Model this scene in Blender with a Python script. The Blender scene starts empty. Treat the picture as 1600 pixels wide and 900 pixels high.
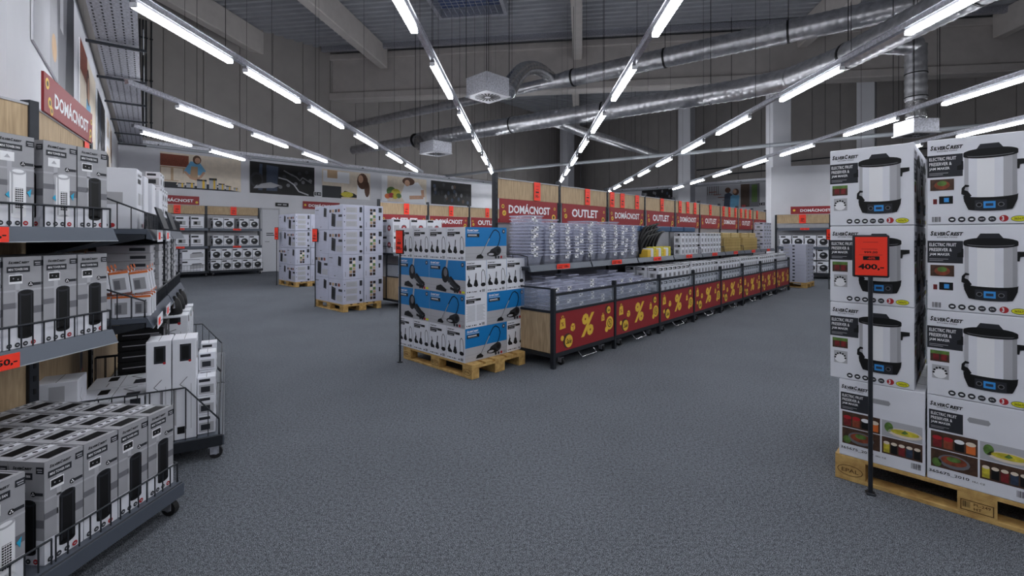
import bpy, math, random
from math import sin, cos, pi, radians, atan2, sqrt
random.seed(7)
S = bpy.context.scene
COL = S.collection
# ---------------------------------------------------------------- camera
F = 730.0; HY = 368.0; H = 1.44
cd = bpy.data.cameras.new('camera'); cam = bpy.data.objects.new('camera', cd); COL.objects.link(cam)
cam.location = (0, 0, H); cam.rotation_euler = (pi/2, 0, 0)
cd.sensor_width = 36; cd.lens = F/1600*36; cd.shift_y = -(450-HY)/1600; cd.clip_end = 200; cd.clip_start = .05
S.camera = cam
# ---------------------------------------------------------------- world and exposure
w = bpy.data.worlds.new('world'); S.world = w; w.use_nodes = True
w.node_tree.nodes['Background'].inputs[0].default_value = (.55, .6, .7, 1)
w.node_tree.nodes['Background'].inputs[1].default_value = .05
S.view_settings.view_transform = 'Standard'; S.view_settings.look = 'None'
S.view_settings.gamma = 1; S.view_settings.use_curve_mapping = False
S.view_settings.exposure = 0.0
TUBE = 41.0           # radiance of the lit LED tubes
S.cycles.transparent_max_bounces = 24
S.cycles.max_bounces = 7
S.cycles.diffuse_bounces = 4

# ---------------------------------------------------------------- materials
def lin(c):
    return tuple(((x/255)/12.92 if x/255 <= .04045 else ((x/255+.055)/1.055)**2.4) for x in c)
MATS = {}
def mat(name, rgb, rough=.6, metal=0, noise=0, nscale=20, emit=0, alpha=1, bump=0, spec=.4, stretch=None):
    if name in MATS: return MATS[name]
    m = bpy.data.materials.new(name); m.use_nodes = True
    nt = m.node_tree; b = nt.nodes['Principled BSDF']
    c = lin(rgb)
    b.inputs['Base Color'].default_value = (*c, 1)
    b.inputs['Roughness'].default_value = rough; b.inputs['Metallic'].default_value = metal
    b.inputs['Specular IOR Level'].default_value = spec
    if emit:
        b.inputs['Emission Color'].default_value = (*c, 1); b.inputs['Emission Strength'].default_value = emit
    if alpha < 1: b.inputs['Alpha'].default_value = alpha
    if noise or bump:
        tc = nt.nodes.new('ShaderNodeTexCoord'); mp = nt.nodes.new('ShaderNodeMapping')
        if stretch: mp.inputs['Scale'].default_value = stretch
        nt.links.new(tc.outputs['Object'], mp.inputs[0])
        n = nt.nodes.new('ShaderNodeTexNoise'); n.inputs['Scale'].default_value = nscale; n.inputs['Detail'].default_value = 4
        nt.links.new(mp.outputs[0], n.inputs['Vector'])
        if noise:
            r = nt.nodes.new('ShaderNodeValToRGB')
            r.color_ramp.elements[0].position = .3; r.color_ramp.elements[1].position = .7
            r.color_ramp.elements[0].color = (*[x*(1-noise) for x in c], 1)
            r.color_ramp.elements[1].color = (*[min(1, x*(1+noise)) for x in c], 1)
            nt.links.new(n.outputs['Fac'], r.inputs[0]); nt.links.new(r.outputs[0], b.inputs['Base Color'])
        if bump:
            bn = nt.nodes.new('ShaderNodeBump'); bn.inputs['Strength'].default_value = bump; bn.inputs['Distance'].default_value = .01
            nt.links.new(n.outputs['Fac'], bn.inputs['Height']); nt.links.new(bn.outputs[0], b.inputs['Normal'])
    MATS[name] = m
    return m

def carpet():
    m = mat('carpet', (112, 117, 127), .95, spec=.1)
    nt = m.node_tree; b = nt.nodes['Principled BSDF']
    tc = nt.nodes.new('ShaderNodeTexCoord')
    mx = []
    for sc, d, lo, hi, pos in ((250, 2, (40, 44, 50), (160, 165, 174), (.38, .64)), (1.1, 3, (240, 240, 240), (255, 255, 255), (.3, .7)), (60, 3, (190, 190, 190), (255, 255, 255), (.3, .6))):
        n = nt.nodes.new('ShaderNodeTexNoise'); n.inputs['Scale'].default_value = sc; n.inputs['Detail'].default_value = d
        nt.links.new(tc.outputs['Object'], n.inputs['Vector'])
        r = nt.nodes.new('ShaderNodeValToRGB'); e = r.color_ramp.elements
        e[0].position, e[1].position = pos; e[0].color = (*lin(lo), 1); e[1].color = (*lin(hi), 1)
        nt.links.new(n.outputs['Fac'], r.inputs[0]); mx.append((r, n))
    prev = mx[0][0].outputs[0]
    for r, n in mx[1:]:
        k = nt.nodes.new('ShaderNodeMix'); k.data_type = 'RGBA'; k.blend_type = 'MULTIPLY'; k.inputs[0].default_value = 1
        nt.links.new(prev, k.inputs[6]); nt.links.new(r.outputs[0], k.inputs[7]); prev = k.outputs[2]
    nt.links.new(prev, b.inputs['Base Color'])
    bn = nt.nodes.new('ShaderNodeBump'); bn.inputs['Strength'].default_value = .6; bn.inputs['Distance'].default_value = .004
    nt.links.new(mx[0][1].outputs['Fac'], bn.inputs['Height']); nt.links.new(bn.outputs[0], b.inputs['Normal'])
    return m
def wood(name, a, b_, scale=(9, 9, .8)):
    m = mat(name, a, .6)
    nt = m.node_tree; b = nt.nodes['Principled BSDF']
    tc = nt.nodes.new('ShaderNodeTexCoord'); mp = nt.nodes.new('ShaderNodeMapping'); mp.inputs['Scale'].default_value = scale
    n = nt.nodes.new('ShaderNodeTexNoise'); n.inputs['Scale'].default_value = 6; n.inputs['Detail'].default_value = 5; n.inputs['Distortion'].default_value = .6
    r = nt.nodes.new('ShaderNodeValToRGB'); e = r.color_ramp.elements
    e[0].position = .3; e[1].position = .7; e[0].color = (*lin(a), 1); e[1].color = (*lin(b_), 1)
    nt.links.new(tc.outputs['Object'], mp.inputs[0]); nt.links.new(mp.outputs[0], n.inputs['Vector'])
    nt.links.new(n.outputs['Fac'], r.inputs[0]); nt.links.new(r.outputs[0], b.inputs['Base Color'])
    return m
def spiral_metal():
    m = mat('duct_metal', (172, 172, 176), .33, .85, noise=.22, nscale=7, bump=.0)
    return m

M = dict(
 carpet=carpet(),
 wallw=mat('white_wall', (214, 214, 220), .7, noise=.03, nscale=2),
 wallg=mat('grey_wall_panel', (150, 145, 143), .6, noise=.06, nscale=1.5),
 deck=mat('roof_deck', (158, 160, 166), .5, .0, noise=.08, nscale=2),
 beam=mat('beam_concrete', (184, 178, 175), .8, noise=.06, nscale=3),
 duct=spiral_metal(),
 foil=mat('foil', (190, 190, 192), .22, .95, noise=.35, nscale=14, bump=.6),
 galv=mat('galvanised_steel', (186, 187, 196), .42, .7, noise=.3, nscale=30),
 dark=mat('dark_steel', (44, 47, 53), .45, .3, noise=.1, nscale=30),
 strip=mat('price_strip_steel', (84, 90, 101), .4, .2),
 striplight=mat('price_strip_clear', (176, 180, 186), .25, .1),
 black=mat('black_print', (17, 17, 19), .5, spec=.3),
 blk2=mat('dark_print', (44, 46, 52), .5, spec=.3),
 white=mat('white_print', (238, 238, 242), .5),
 card=mat('white_cardboard', (226, 227, 235), .55, noise=.03, nscale=6),
 cardl=mat('lilac_cardboard', (188, 190, 207), .55, noise=.04, nscale=6),
 cardg=mat('grey_cardboard', (158, 158, 163), .5, noise=.05, nscale=9),
 cardg2=mat('pale_grey_print', (178, 178, 184), .5),
 cardd=mat('dim_grey_print', (108, 108, 114), .5),
 brown=mat('brown_cardboard', (160, 125, 85), .8, noise=.1, nscale=20),
 wood=wood('oak_board', (160, 136, 105), (197, 172, 138)),
 pallet=wood('pallet_wood', (170, 132, 76), (214, 178, 112), (3, 3, 3)),
 burn=mat('burnt_mark', (92, 62, 30), .8),
 red=mat('sign_red', (146, 38, 44), .5),
 tag=mat('price_red', (255, 62, 40), .5),
 yel=mat('print_yellow', (232, 190, 66), .5),
 yelo=mat('label_yellow', (222, 220, 40), .5),
 blue=mat('carton_blue', (10, 122, 190), .45),
 cyan=mat('print_cyan', (40, 165, 205), .5),
 lcd=mat('lcd_blue', (60, 150, 225), .4),
 redp=mat('print_red', (170, 35, 42), .5),
 bluec=mat('crate_blue', (58, 84, 118), .5),
 orange=mat('print_orange', (215, 110, 50), .5),
 green=mat('print_green', (88, 120, 56), .5, noise=.35, nscale=45),
 soup=mat('print_soup', (205, 190, 60), .5, noise=.35, nscale=45),
 jam=mat('print_jam', (120, 35, 38), .5, noise=.35, nscale=45),
 skin=mat('print_skin', (205, 160, 132), .5, noise=.08, nscale=6),
 hair=mat('print_hair', (92, 58, 40), .5, noise=.35, nscale=45),
 shirt=mat('print_shirt', (112, 176, 214), .5, noise=.08, nscale=6),
 cream=mat('print_cream', (226, 212, 194), .5, noise=.08, nscale=6),
 tan=mat('print_tan', (190, 160, 128), .5, noise=.08, nscale=6),
 mahog=mat('print_mahogany', (134, 66, 44), .5, noise=.35, nscale=45),
 brn=mat('print_brown', (72, 50, 38), .5, noise=.35, nscale=45),
 navy=mat('print_navy', (50, 62, 84), .5, noise=.35, nscale=45),
 rubber=mat('rubber', (30, 30, 32), .7),
 chrome=mat('chrome', (190, 190, 195), .2, .9),
 tube=mat('lit_tube', (255, 255, 255), .4, emit=TUBE),
 housing=mat('lamp_housing', (150, 150, 155), .4, .4),
 clear=mat('clear_plastic', (200, 204, 222), .12, alpha=.26, spec=.7),
 acryl=mat('acrylic_pane', (190, 200, 215), .08, alpha=.16, spec=.6),
 rim=mat('clear_plastic_rim', (206, 208, 228), .2, alpha=.45, spec=.7),
 glassb=mat('skylight_pane', (70, 84, 120), .2, spec=.6),
 gyp=mat('basin_steel', (150, 152, 160), .3, .6),
 door=mat('door_white', (200, 201, 208), .5, noise=.02),
 tanwood=wood('product_wood', (176, 150, 96), (214, 190, 130), (5, 5, 5)),
)
M['tube'].node_tree.nodes['Principled BSDF'].inputs['Emission Color'].default_value = (.93, .96, 1, 1)

# ---------------------------------------------------------------- text cache
TXT = {}
def text2d(s, shear=0, bold=0):
    k = (s, shear, bold)
    if k in TXT: return TXT[k]
    c = bpy.data.curves.new('t', 'FONT'); c.body = s; c.shear = shear; c.offset = bold; c.resolution_u = 2
    c.fill_mode = 'FRONT'
    o = bpy.data.objects.new('t', c); COL.objects.link(o)
    dg = bpy.context.evaluated_depsgraph_get(); dg.update()
    me = o.evaluated_get(dg).to_mesh()
    v = [(p.co.x, p.co.y) for p in me.vertices]; f = [tuple(p.vertices) for p in me.polygons]
    ups = [p.normal.z > 0 for p in me.polygons]
    f = [a if u else a[::-1] for a, u in zip(f, ups)]
    xs = [a[0] for a in v]; ys = [a[1] for a in v]
    b = (min(xs), min(ys), max(xs), max(ys))
    v = [((x-b[0])/(b[2]-b[0]), (y-b[1])/(b[3]-b[1])) for x, y in v]
    o.evaluated_get(dg).to_mesh_clear(); bpy.data.objects.remove(o); bpy.data.curves.remove(c)
    TXT[k] = (v, f); return TXT[k]

class Print:
    """flat artwork, measured in fractions of the face it is printed on"""
    def __init__(s, w=1, h=1): s.w, s.h, s.p = w, h, []
    def poly(s, pts, m, l=1):
        a = 0
        for i in range(len(pts)):
            x0, y0 = pts[i]; x1, y1 = pts[(i+1) % len(pts)]; a += x0*y1-x1*y0
        if a < 0: pts = pts[::-1]
        s.p.append(([(x*s.w, y*s.h) for x, y in pts], [tuple(range(len(pts)))], m, l)); return s
    def rect(s, x0, y0, x1, y1, m, l=1): return s.poly([(x0, y0), (x1, y0), (x1, y1), (x0, y1)], m, l)
    def ell(s, cx, cy, rx, ry, m, l=1, n=14):
        return s.poly([(cx+rx*cos(2*pi*i/n), cy+ry*sin(2*pi*i/n)) for i in range(n)], m, l)
    def circ(s, cx, cy, r, m, l=1, n=14): return s.ell(cx, cy, r, r*s.w/s.h, m, l, n)
    def stroke(s, pts, t, m, l=1):
        for (a, b), (c, d) in zip(pts, pts[1:]):
            dx, dy = (c-a)*s.w, (d-b)*s.h; L = sqrt(dx*dx+dy*dy) or 1
            nx, ny = -dy/L*t*s.w/2/s.w, dx/L*t*s.w/2/s.h
            s.poly([(a-nx, b-ny), (c-nx, d-ny), (c+nx, d+ny), (a+nx, b+ny)], m, l)
        return s
    def text(s, t, x, y, w, h, m, l=2, shear=0, bold=.012):
        v, f = text2d(t, shear, bold)
        s.p.append(([((x+a*w)*s.w, (y+b*h)*s.h) for a, b in v], f, m, l)); return s
    def logo(s, x, y, w, h, m, l=2):
        for t, a, b, k in (('S', 0, .1, 1), ('ILVER', .1, .47, .76), ('C', .48, .6, 1), ('REST', .61, 1, .76)):
            s.text(t, x+a*w, y, (b-a)*w, h*k, m, l, .25, .045)
        return s
    def barcode(s, x, y, w, h, l=2):
        for i in range(9): s.rect(x+w*i/9, y, x+w*(i+random.choice((.35, .6)))/9, y+h, M['black'], l)
        return s

class MB:
    def __init__(s): s.v, s.f, s.m, s.sm, s.mats = [], [], [], [], []
    def mi(s, m):
        if m not in s.mats: s.mats.append(m)
        return s.mats.index(m)
    def add(s, vs, fs, m, smooth=False):
        o = len(s.v); s.v += [tuple(p) for p in vs]; k = s.mi(m)
        for f in fs: s.f.append(tuple(o+i for i in f)); s.m.append(k); s.sm.append(smooth)
        return s
    def box(s, x0, y0, z0, x1, y1, z1, m):
        v = [(x0, y0, z0), (x1, y0, z0), (x1, y1, z0), (x0, y1, z0), (x0, y0, z1), (x1, y0, z1), (x1, y1, z1), (x0, y1, z1)]
        return s.add(v, [(3, 2, 1, 0), (4, 5, 6, 7), (0, 1, 5, 4), (1, 2, 6, 5), (2, 3, 7, 6), (3, 0, 4, 7)], m)
    def cbox(s, x0, y0, z0, x1, y1, z1, b, m):
        """box with chamfered edges"""
        X = (x0, x1); Y = (y0, y1); Z = (z0, z1); v = []; idx = {}
        for i in (0, 1):
            for j in (0, 1):
                for k in (0, 1):
                    sx = b if i == 0 else -b; sy = b if j == 0 else -b; sz = b if k == 0 else -b
                    for a, p in enumerate(((X[i], Y[j]+sy, Z[k]+sz), (X[i]+sx, Y[j], Z[k]+sz), (X[i]+sx, Y[j]+sy, Z[k]))):
                        idx[i, j, k, a] = len(v); v.append(p)
        fs = []
        cx, cy, cz = (x0+x1)/2, (y0+y1)/2, (z0+z1)/2
        def put(f):
            p = [v[q] for q in f]
            n = [0, 0, 0]; c = [sum(q[t] for q in p)/len(p) for t in range(3)]
            for q in range(len(p)):
                a, bb = p[q], p[(q+1) % len(p)]
                n[0] += (a[1]-bb[1])*(a[2]+bb[2]); n[1] += (a[2]-bb[2])*(a[0]+bb[0]); n[2] += (a[0]-bb[0])*(a[1]+bb[1])
            d = n[0]*(c[0]-cx)+n[1]*(c[1]-cy)+n[2]*(c[2]-cz)
            fs.append(tuple(f) if d > 0 else tuple(f[::-1]))
        cyc = ((0, 0), (0, 1), (1, 1), (1, 0))
        for e in (0, 1):
            put([idx[e, j, k, 0] for j, k in cyc]); put([idx[j, e, k, 1] for j, k in cyc]); put([idx[j, k, e, 2] for j, k in cyc])
            for g in (0, 1):
                put([idx[e, g, 0, 0], idx[e, g, 1, 0], idx[e, g, 1, 1], idx[e, g, 0, 1]])
                put([idx[e, 0, g, 0], idx[e, 1, g, 0], idx[e, 1, g, 2], idx[e, 0, g, 2]])
                put([idx[0, e, g, 1], idx[1, e, g, 1], idx[1, e, g, 2], idx[0, e, g, 2]])
                for h in (0, 1): put([idx[e, g, h, a] for a in range(3)])
        return s.add(v, fs, m)
    def tube(s, pts, r, m, seg=8, caps=True, smooth=True):
        pts = [tuple(p) for p in pts]; n = len(pts); rr = r if isinstance(r, (list, tuple)) else [r]*n
        vs, fs = [], []
        for i, p in enumerate(pts):
            a = pts[max(0, i-1)]; b = pts[min(n-1, i+1)]
            d = [b[k]-a[k] for k in range(3)]; L = sqrt(sum(x*x for x in d)) or 1; d = [x/L for x in d]
            up = (0, 0, 1) if abs(d[2]) < .9 else (1, 0, 0)
            u = (d[1]*up[2]-d[2]*up[1], d[2]*up[0]-d[0]*up[2], d[0]*up[1]-d[1]*up[0]); L = sqrt(sum(x*x for x in u)); u = [x/L for x in u]
            w_ = (u[1]*d[2]-u[2]*d[1], u[2]*d[0]-u[0]*d[2], u[0]*d[1]-u[1]*d[0])
            for q in range(seg):
                t = 2*pi*(q+.5)/seg
                vs.append([p[k]+rr[i]*(cos(t)*u[k]+sin(t)*w_[k]) for k in range(3)])
        for i in range(n-1):
            for q in range(seg):
                q2 = (q+1) % seg
                fs.append((i*seg+q, i*seg+q2, (i+1)*seg+q2, (i+1)*seg+q))
        s.add(vs, fs, m, smooth)
        if caps:
            s.add(vs[:seg], [tuple(range(seg))[::-1]], m); s.add(vs[-seg:], [tuple(range(seg))], m)
        return s
    def put(s, P, O, U, V):
        N = (U[1]*V[2]-U[2]*V[1], U[2]*V[0]-U[0]*V[2], U[0]*V[1]-U[1]*V[0])
        for pts, fs, m, l in P.p:
            e = .0007*l
            s.add([[O[k]+x*U[k]+y*V[k]+e*N[k] for k in range(3)] for x, y in pts], fs, m)
        return s
    def mesh(s, name):
        me = bpy.data.meshes.new(name); me.from_pydata(s.v, [], s.f)
        for m in s.mats: me.materials.append(m)
        me.polygons.foreach_set('material_index', s.m); me.polygons.foreach_set('use_smooth', s.sm)
        me.update(); return me

def link(name, data, parent=None, loc=(0, 0, 0), rz=0):
    o = bpy.data.objects.new(name, data.mesh(name) if isinstance(data, MB) else data)
    COL.objects.link(o); o.location = loc; o.rotation_euler = (0, 0, rz)
    if parent: o.parent = parent
    return o
SEEN = {}
def tagit(o, label, cat, group=None):
    SEEN.setdefault(label, []).append(o)
    o['label'] = label; o['category'] = cat
    if group: o['group'] = group
    return o
def thing(name, data, label, cat, loc=(0, 0, 0), rz=0, group=None):
    return tagit(link(name, data, None, loc, rz), label, cat, group)
def struct(name, data, loc=(0, 0, 0), rz=0):
    o = link(name, data, None, loc, rz); o['kind'] = 'structure'; return o
ORDX = 'first second third fourth fifth sixth seventh eighth ninth tenth eleventh twelfth thirteenth fourteenth fifteenth sixteenth'.split()
ORD = 'first second third fourth fifth sixth seventh eighth ninth tenth eleventh twelfth thirteenth fourteenth'.split()

class Fr:
    """local frame: x to the right along a front, y into the depth"""
    def __init__(s, ox, oy, dx, dy):
        L = sqrt(dx*dx+dy*dy); s.o = (ox, oy); s.d = (dx/L, dy/L); s.rz = atan2(dy, dx)
    def p(s, x, y, z=0): return (s.o[0]+x*s.d[0]-y*s.d[1], s.o[1]+x*s.d[1]+y*s.d[0], z)
    def sub(s, x, y=0):
        q = s.p(x, y); return Fr(q[0], q[1], s.d[0], s.d[1])

# ================================================================ SETTING
A = (-12.7, 15.07); B = (5.0, 34.06); C = (27.0, 13.55); D = (24.0, -6.0); E = (-3.75, -6.0); L1 = (-3.3, 3.05)
ROOF = 9.4
mb = MB(); mb.box(-15, -7, -.1, 30, 37, 0, M['carpet']); struct('floor', mb)
# corrugated roof deck, ribs run square to the beams
TH = radians(8.5); bd = (sin(TH), cos(TH)); gd = (cos(TH), -sin(TH))
mb = MB(); per = .32; n = 156; prof = []
for i in range(n):
    y = -8+i*per
    prof += [(y, ROOF), (y+.12, ROOF), (y+.16, ROOF+.12), (y+.28, ROOF+.12)]
vs = []
for y, z in prof:
    for x in (-22, 34): vs.append((x*gd[0]+y*bd[0], x*gd[1]+y*bd[1], z))
mb.add(vs, [(2*i, 2*i+2, 2*i+3, 2*i+1) for i in range(len(prof)-1)], M['deck'])
top = [(x*gd[0]+y*bd[0], x*gd[1]+y*bd[1], ROOF+.2) for x, y in ((-22, -8), (34, -8), (34, 42), (-22, 42))]
mb.add(top, [(0, 1, 2, 3)], M['deck'])
struct('ceiling', mb)

def wall(name, p, q, zsplit=4.5):
    dx, dy = q[0]-p[0], q[1]-p[1]; L = sqrt(dx*dx+dy*dy)
    fr = Fr(p[0], p[1], dx, dy)
    mb = MB(); mb.box(0, 0, 0, L, .2, zsplit, M['wallw']); mb.box(0, .05, zsplit, L, .2, ROOF+.15, M['wallg'])
    o = struct(name, mb, (p[0], p[1], 0), fr.rz)
    n = max(1, round(L/1.2)); pw = L/n
    pm = MB(); pm.cbox(.008, .0, zsplit+.02, pw-.008, .048, ROOF+.1, .012, M['wallg']); me = pm.mesh('wall_panel')
    for i in range(n): link('wall_panel', me, o, (i*pw, 0, 0))
    return fr, L, o
# walls listed so that local +y points out of the room
FL, LL, WL = wall('wall_left', L1, A)
FB, LB, WB = wall('wall_back', A, B)
FRt, LR, WR = wall('wall_right', B, C)
wall('wall_side', C, D); wall('wall_front', D, E)
FN, LN, WN = wall('wall_near', E, L1)
for nm, fr, L in (('baseboard_back', FB, LB), ('baseboard_right', FRt, LR), ('baseboard_left', FL, LL)):
    mb = MB(); mb.box(0, -.02, 0, L, 0, .08, M['strip']); struct(nm, mb, fr.p(0, 0), fr.rz)
# ledge with pipe run along the walls, where white wall meets grey panels
for i, (fr, L) in enumerate(((FB, LB), (FRt, LR))):
    mb = MB(); mb.box(0, -.12, 4.48, L, 0, 4.60, M['galv']); mb.tube([(0, -.22, 4.42), (L, -.22, 4.42)], .05, M['striplight'])
    for k in range(int(L/2.5)): mb.box(k*2.5+1, -.24, 4.42, k*2.5+1.03, -.02, 4.5, M['dark'])
    struct('trim_%d' % (i+1), mb, fr.p(0, 0), fr.rz)
# door in the back wall
def wt(fr, px):   # distance along a wall at which a ray of that bearing meets it
    k = (px-800)/F
    return (k*fr.o[1]-fr.o[0])/(fr.d[0]-k*fr.d[1])
d0, d1 = wt(FB, 409), wt(FB, 434)
mb = MB(); mb.cbox(d0, -.05, .02, d1, -.005, 2.45, .006, M['door']); mb.box(d0-.06, -.04, 0, d0, 0, 2.52, M['cardg2']); mb.box(d1, -.04, 0, d1+.06, 0, 2.52, M['cardg2']); mb.box(d0-.06, -.04, 2.45, d1+.06, 0, 2.52, M['cardg2'])
P = Print(d1-d0, 2.4); P.rect(.25, .62, .7, .635, M['blk2'], 1).rect(.25, .59, .75, .605, M['blk2'], 1)
mb.put(P, (d0, -.05, .02), (1, 0, 0), (0, 0, 1))
dr = struct('door_1', mb, FB.p(0, 0), FB.rz)
hm = MB(); hm.tube([(d0+.1, -.06, 1.2), (d0+.1, -.1, 1.2), (d0+.24, -.1, 1.2)], .012, M['chrome']); link('door_handle', hm, dr)
mb = MB(); mb.cbox(d0+.5, -.04, 2.6, d0+1.0, -.005, 2.75, .005, M['black'])
P = Print(.5, .15); P.rect(.15, .35, .45, .65, M['cardg2'], 1).rect(.55, .35, .85, .65, M['cardg2'], 1); mb.put(P, (d0+.5, -.04, 2.6), (1, 0, 0), (0, 0, 1))
thing('exit_sign', mb, 'small black sign over the white door in the far left wall', 'sign', FB.p(0, 0), FB.rz)

# beams and girder
def bar(name, p, q, wd, z0, z1, m=M['beam'], b=.03):
    fr = Fr(p[0], p[1], q[0]-p[0], q[1]-p[1]); L = sqrt((q[0]-p[0])**2+(q[1]-p[1])**2)
    mb = MB(); mb.cbox(0, -wd/2, z0, L, wd/2, z1, b, m); return link(name, mb, None, fr.p(0, 0), fr.rz)
g0 = (-7.9, 20.53); g1 = (25, 15.98)
gfr = Fr(g0[0], g0[1], g1[0]-g0[0], g1[1]-g0[1]); GL = 33
mb = MB(); mb.cbox(0, -.18, 7.6, GL, .18, 9.05, .02, M['beam']); mb.cbox(0, -.32, 7.3, GL, .32, 7.62, .04, M['beam']); mb.cbox(0, -.3, 9.02, GL, .3, 9.3, .03, M['beam'])
o = struct('trim_3', mb, gfr.p(0, 0), gfr.rz); 
for i, (px, py) in enumerate(((453, 116), (597, 110), (897, 97), (1243, 78), (1545, 64))):
    hb = 8.5-H; Z = hb*F/(HY-py); X = (px-800)/F*Z
    mb = MB(); q = 26
    mb.cbox(-.18, -q, 8.5, .18, -.2, ROOF, .03, M['beam'])
    struct('trim_%d' % (4+i), mb, (X+.15, Z, 0), -TH)
    if i in (2, 3):
        mb = MB(); mb.cbox(-.18, .3, 8.5, .18, 12 if i == 2 else 7, ROOF, .03, M['beam']); struct('trim_%d' % (10+i), mb, (X, Z, 0), -TH)
mb = MB(); mb.box(0, -.9, 9.18, GL, -.75, ROOF, M['galv']); struct('trim_9', mb, gfr.p(0, 0), gfr.rz)
# columns
def column(px, Z, wd, ang, top, n):
    X = (px-800)/F*Z; mb = MB(); mb.cbox(-wd/2, -wd/2, 0, wd/2, wd/2, top, .02, M['wallw']); struct('trim_%d' % n, mb, (X, Z, 0), ang)
column(1216, 17.35, .64, -.14, 7.35, 14)
column(1073, 26.6, .7, -.75, ROOF, 15); column(886, 31.6, .7, -.75, ROOF, 16); column(1354, 20.8, .65, -.75, ROOF, 17); column(795, 29, .5, .75, ROOF, 18)

# skylight
mb = MB(); fr = Fr(-2.9, 13.4, gd[0], gd[1])
mb.box(0, 0, ROOF-.02, 2.2, 3.0, ROOF+.0, M['glassb'])
sk = struct('window_1', mb, fr.p(0, 0), fr.rz)
mb = MB()
for a in ((-.12, -.12, 2.32, 0), (-.12, 3, 2.32, 3.12), (-.12, 0, 0, 3), (2.2, 0, 2.32, 3)): mb.box(a[0], a[1], ROOF-.35, a[2], a[3], ROOF, M['galv'])
link('window_frame', mb, sk)
mb = MB()
for i in range(12): mb.box(i*.2-.004, 0, ROOF-.33, i*.2+.004, 3, ROOF-.32, M['striplight'])
for i in range(16): mb.box(0, i*.2-.004, ROOF-.33, 2.2, i*.2+.004, ROOF-.32, M['striplight'])
link('safety_grid', mb, sk)

# ================================================================ LIGHT ROWS
HL = 2.2; ZL = H+HL
tube_me = MB(); tube_me.box(-.034, 0, -.012, .034, 1.45, .034, M['tube']); TUBE_ME = tube_me.mesh('tube')
hs = MB(); hs.box(-.022, -.02, .035, .022, 1.47, .07, M['housing']); hs.box(-.034, -.02, -.012, .034, -.001, .034, M['white']); hs.box(-.034, 1.451, -.012, .034, 1.47, .034, M['white']); HOUS = hs.mesh('lamp_housing')
ROWS = [  # last tubes of the longest rows are added to brighten the far walls
 (-.549, [-1.4, -.4, .6, 1.64, 2.745, 3.84, 4.87, 5.89, 6.9, 8.3, 9.4, 10.5, 11.6], -3, 28, 'left of the two centre light rows'),
 (.647, [-1.4, -.4, .6, 1.68, 2.80, 3.88, 4.93, 5.98, 7.05, 8.1, 9.3, 10.4, 11.5, 12.6], -3, 30, 'right of the two centre light rows'),
 (-1.71, [2.04, 2.85, 3.69, 4.68, 5.75, 6.64], 4.35, 17, 'long light row left of centre'),
 (1.897, [-1.4, -.4, .6, 1.66, 2.81, 3.97, 5.0, 6.1, 7.2, 8.3, 9.4, 10.5], -3, 26, 'long light row under the big duct'),
 (3.2, [-1.2, -.1, 1.0, 1.95, 2.92, 4.03, 5.2, 6.2, 7.3, 8.4, 9.5], -3, 23, 'light row above the boiler cartons'),
 (-2.72, [3.65, 4.65, 5.7], 7.0, 15.6, 'second light row from the left wall'),
 (-3.75, [4.56, 5.55], 9.8, 14, 'light row nearest the left wall corner'),
 (4.4, [-1.2, -.1, 1.0, 2.0, 3.05, 4.1, 5.2, 6.0], -3, 14.8, 'farthest right light row'),
]
la = atan2(.0301, 1)
for k, segs, z0, z1, nm in ROWS:
    X0 = k*HL
    mb = MB(); mb.box(-.03, z0, .07, .03, z1, .13, M['galv']); mb.box(-.045, z0, .13, .045, z1, .14, M['galv'])
    tr = thing('light_track', mb, 'suspended metal track of the %s' % nm, 'light track', (X0, 0, ZL), -la)
    wm = MB(); z = z0+1.5
    wm.tube([(0, 0, .14), (0, 0, ROOF-ZL-.02)], .004, M['black'], 4); wme = wm.mesh('suspension_wire')
    while z < z1: link('suspension_wire', wme, tr, (0, z, 0)); z += 2.5
    for i, s_ in enumerate(segs):
        y = s_*HL
        t = thing('tube_light', None, '%s lit tube of the %s' % (ORD[i], nm), 'tube light', (X0+y*.0301, y, ZL), -la, 'lit tubes of the ceiling light rows')
        link('lamp_housing', HOUS, t); link('tube', TUBE_ME, t)

# ================================================================ DUCTS
def ribbed(pts, r, m, seg=20, step=.055, ribs=True):
    mb = MB(); out = []; rr = []
    for a, b, ra, rb in zip(pts, pts[1:], r, r[1:]):
        L = sqrt(sum((b[k]-a[k])**2 for k in range(3))); n = max(2, int(L/step))
        for i in range(n):
            t = i/n; out.append([a[k]+(b[k]-a[k])*t for k in range(3)]); rr.append((ra+(rb-ra)*t)*(1.0 if i % 3 else 1.05))
    out.append(pts[-1]); rr.append(r[-1])
    return mb.tube(out, rr, m, seg)
def bands(parent, spots, r):
    for (p, d) in spots:
        mb = MB(); L = sqrt(d[0]**2+d[1]**2); d = (d[0]/L, d[1]/L)
        mb.tube([(p[0]-d[0]*.025, p[1]-d[1]*.025, p[2]), (p[0]+d[0]*.025, p[1]+d[1]*.025, p[2])], r*1.05, M['black'], 20)
        mb.tube([(p[0], p[1], p[2]+r), (p[0], p[1], ROOF)], .008, M['black'], 4)
        link('hanger_band', mb, parent)
h1 = H+4.87; h2 = H+3.55
d1 = ribbed([(1.7, 14.55, h1), (6.25, 11.4, h1), (13, 6.73, h1)], [.25, .26, .26], M['duct'])
t = thing('air_duct', d1, 'upper thick spiral duct crossing high from centre to the upper right', 'air duct')
link('reducer', MB().tube([(1.0, 15.03, h1), (1.72, 14.54, h1)], [.17, .25], M['duct'], 20), t)
link('narrow_run', ribbed([(-8.6, 21.7, h1), (-1.26, 16.7, h1), (1.0, 15.03, h1)], [.15, .16, .17], M['duct']), t)
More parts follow.
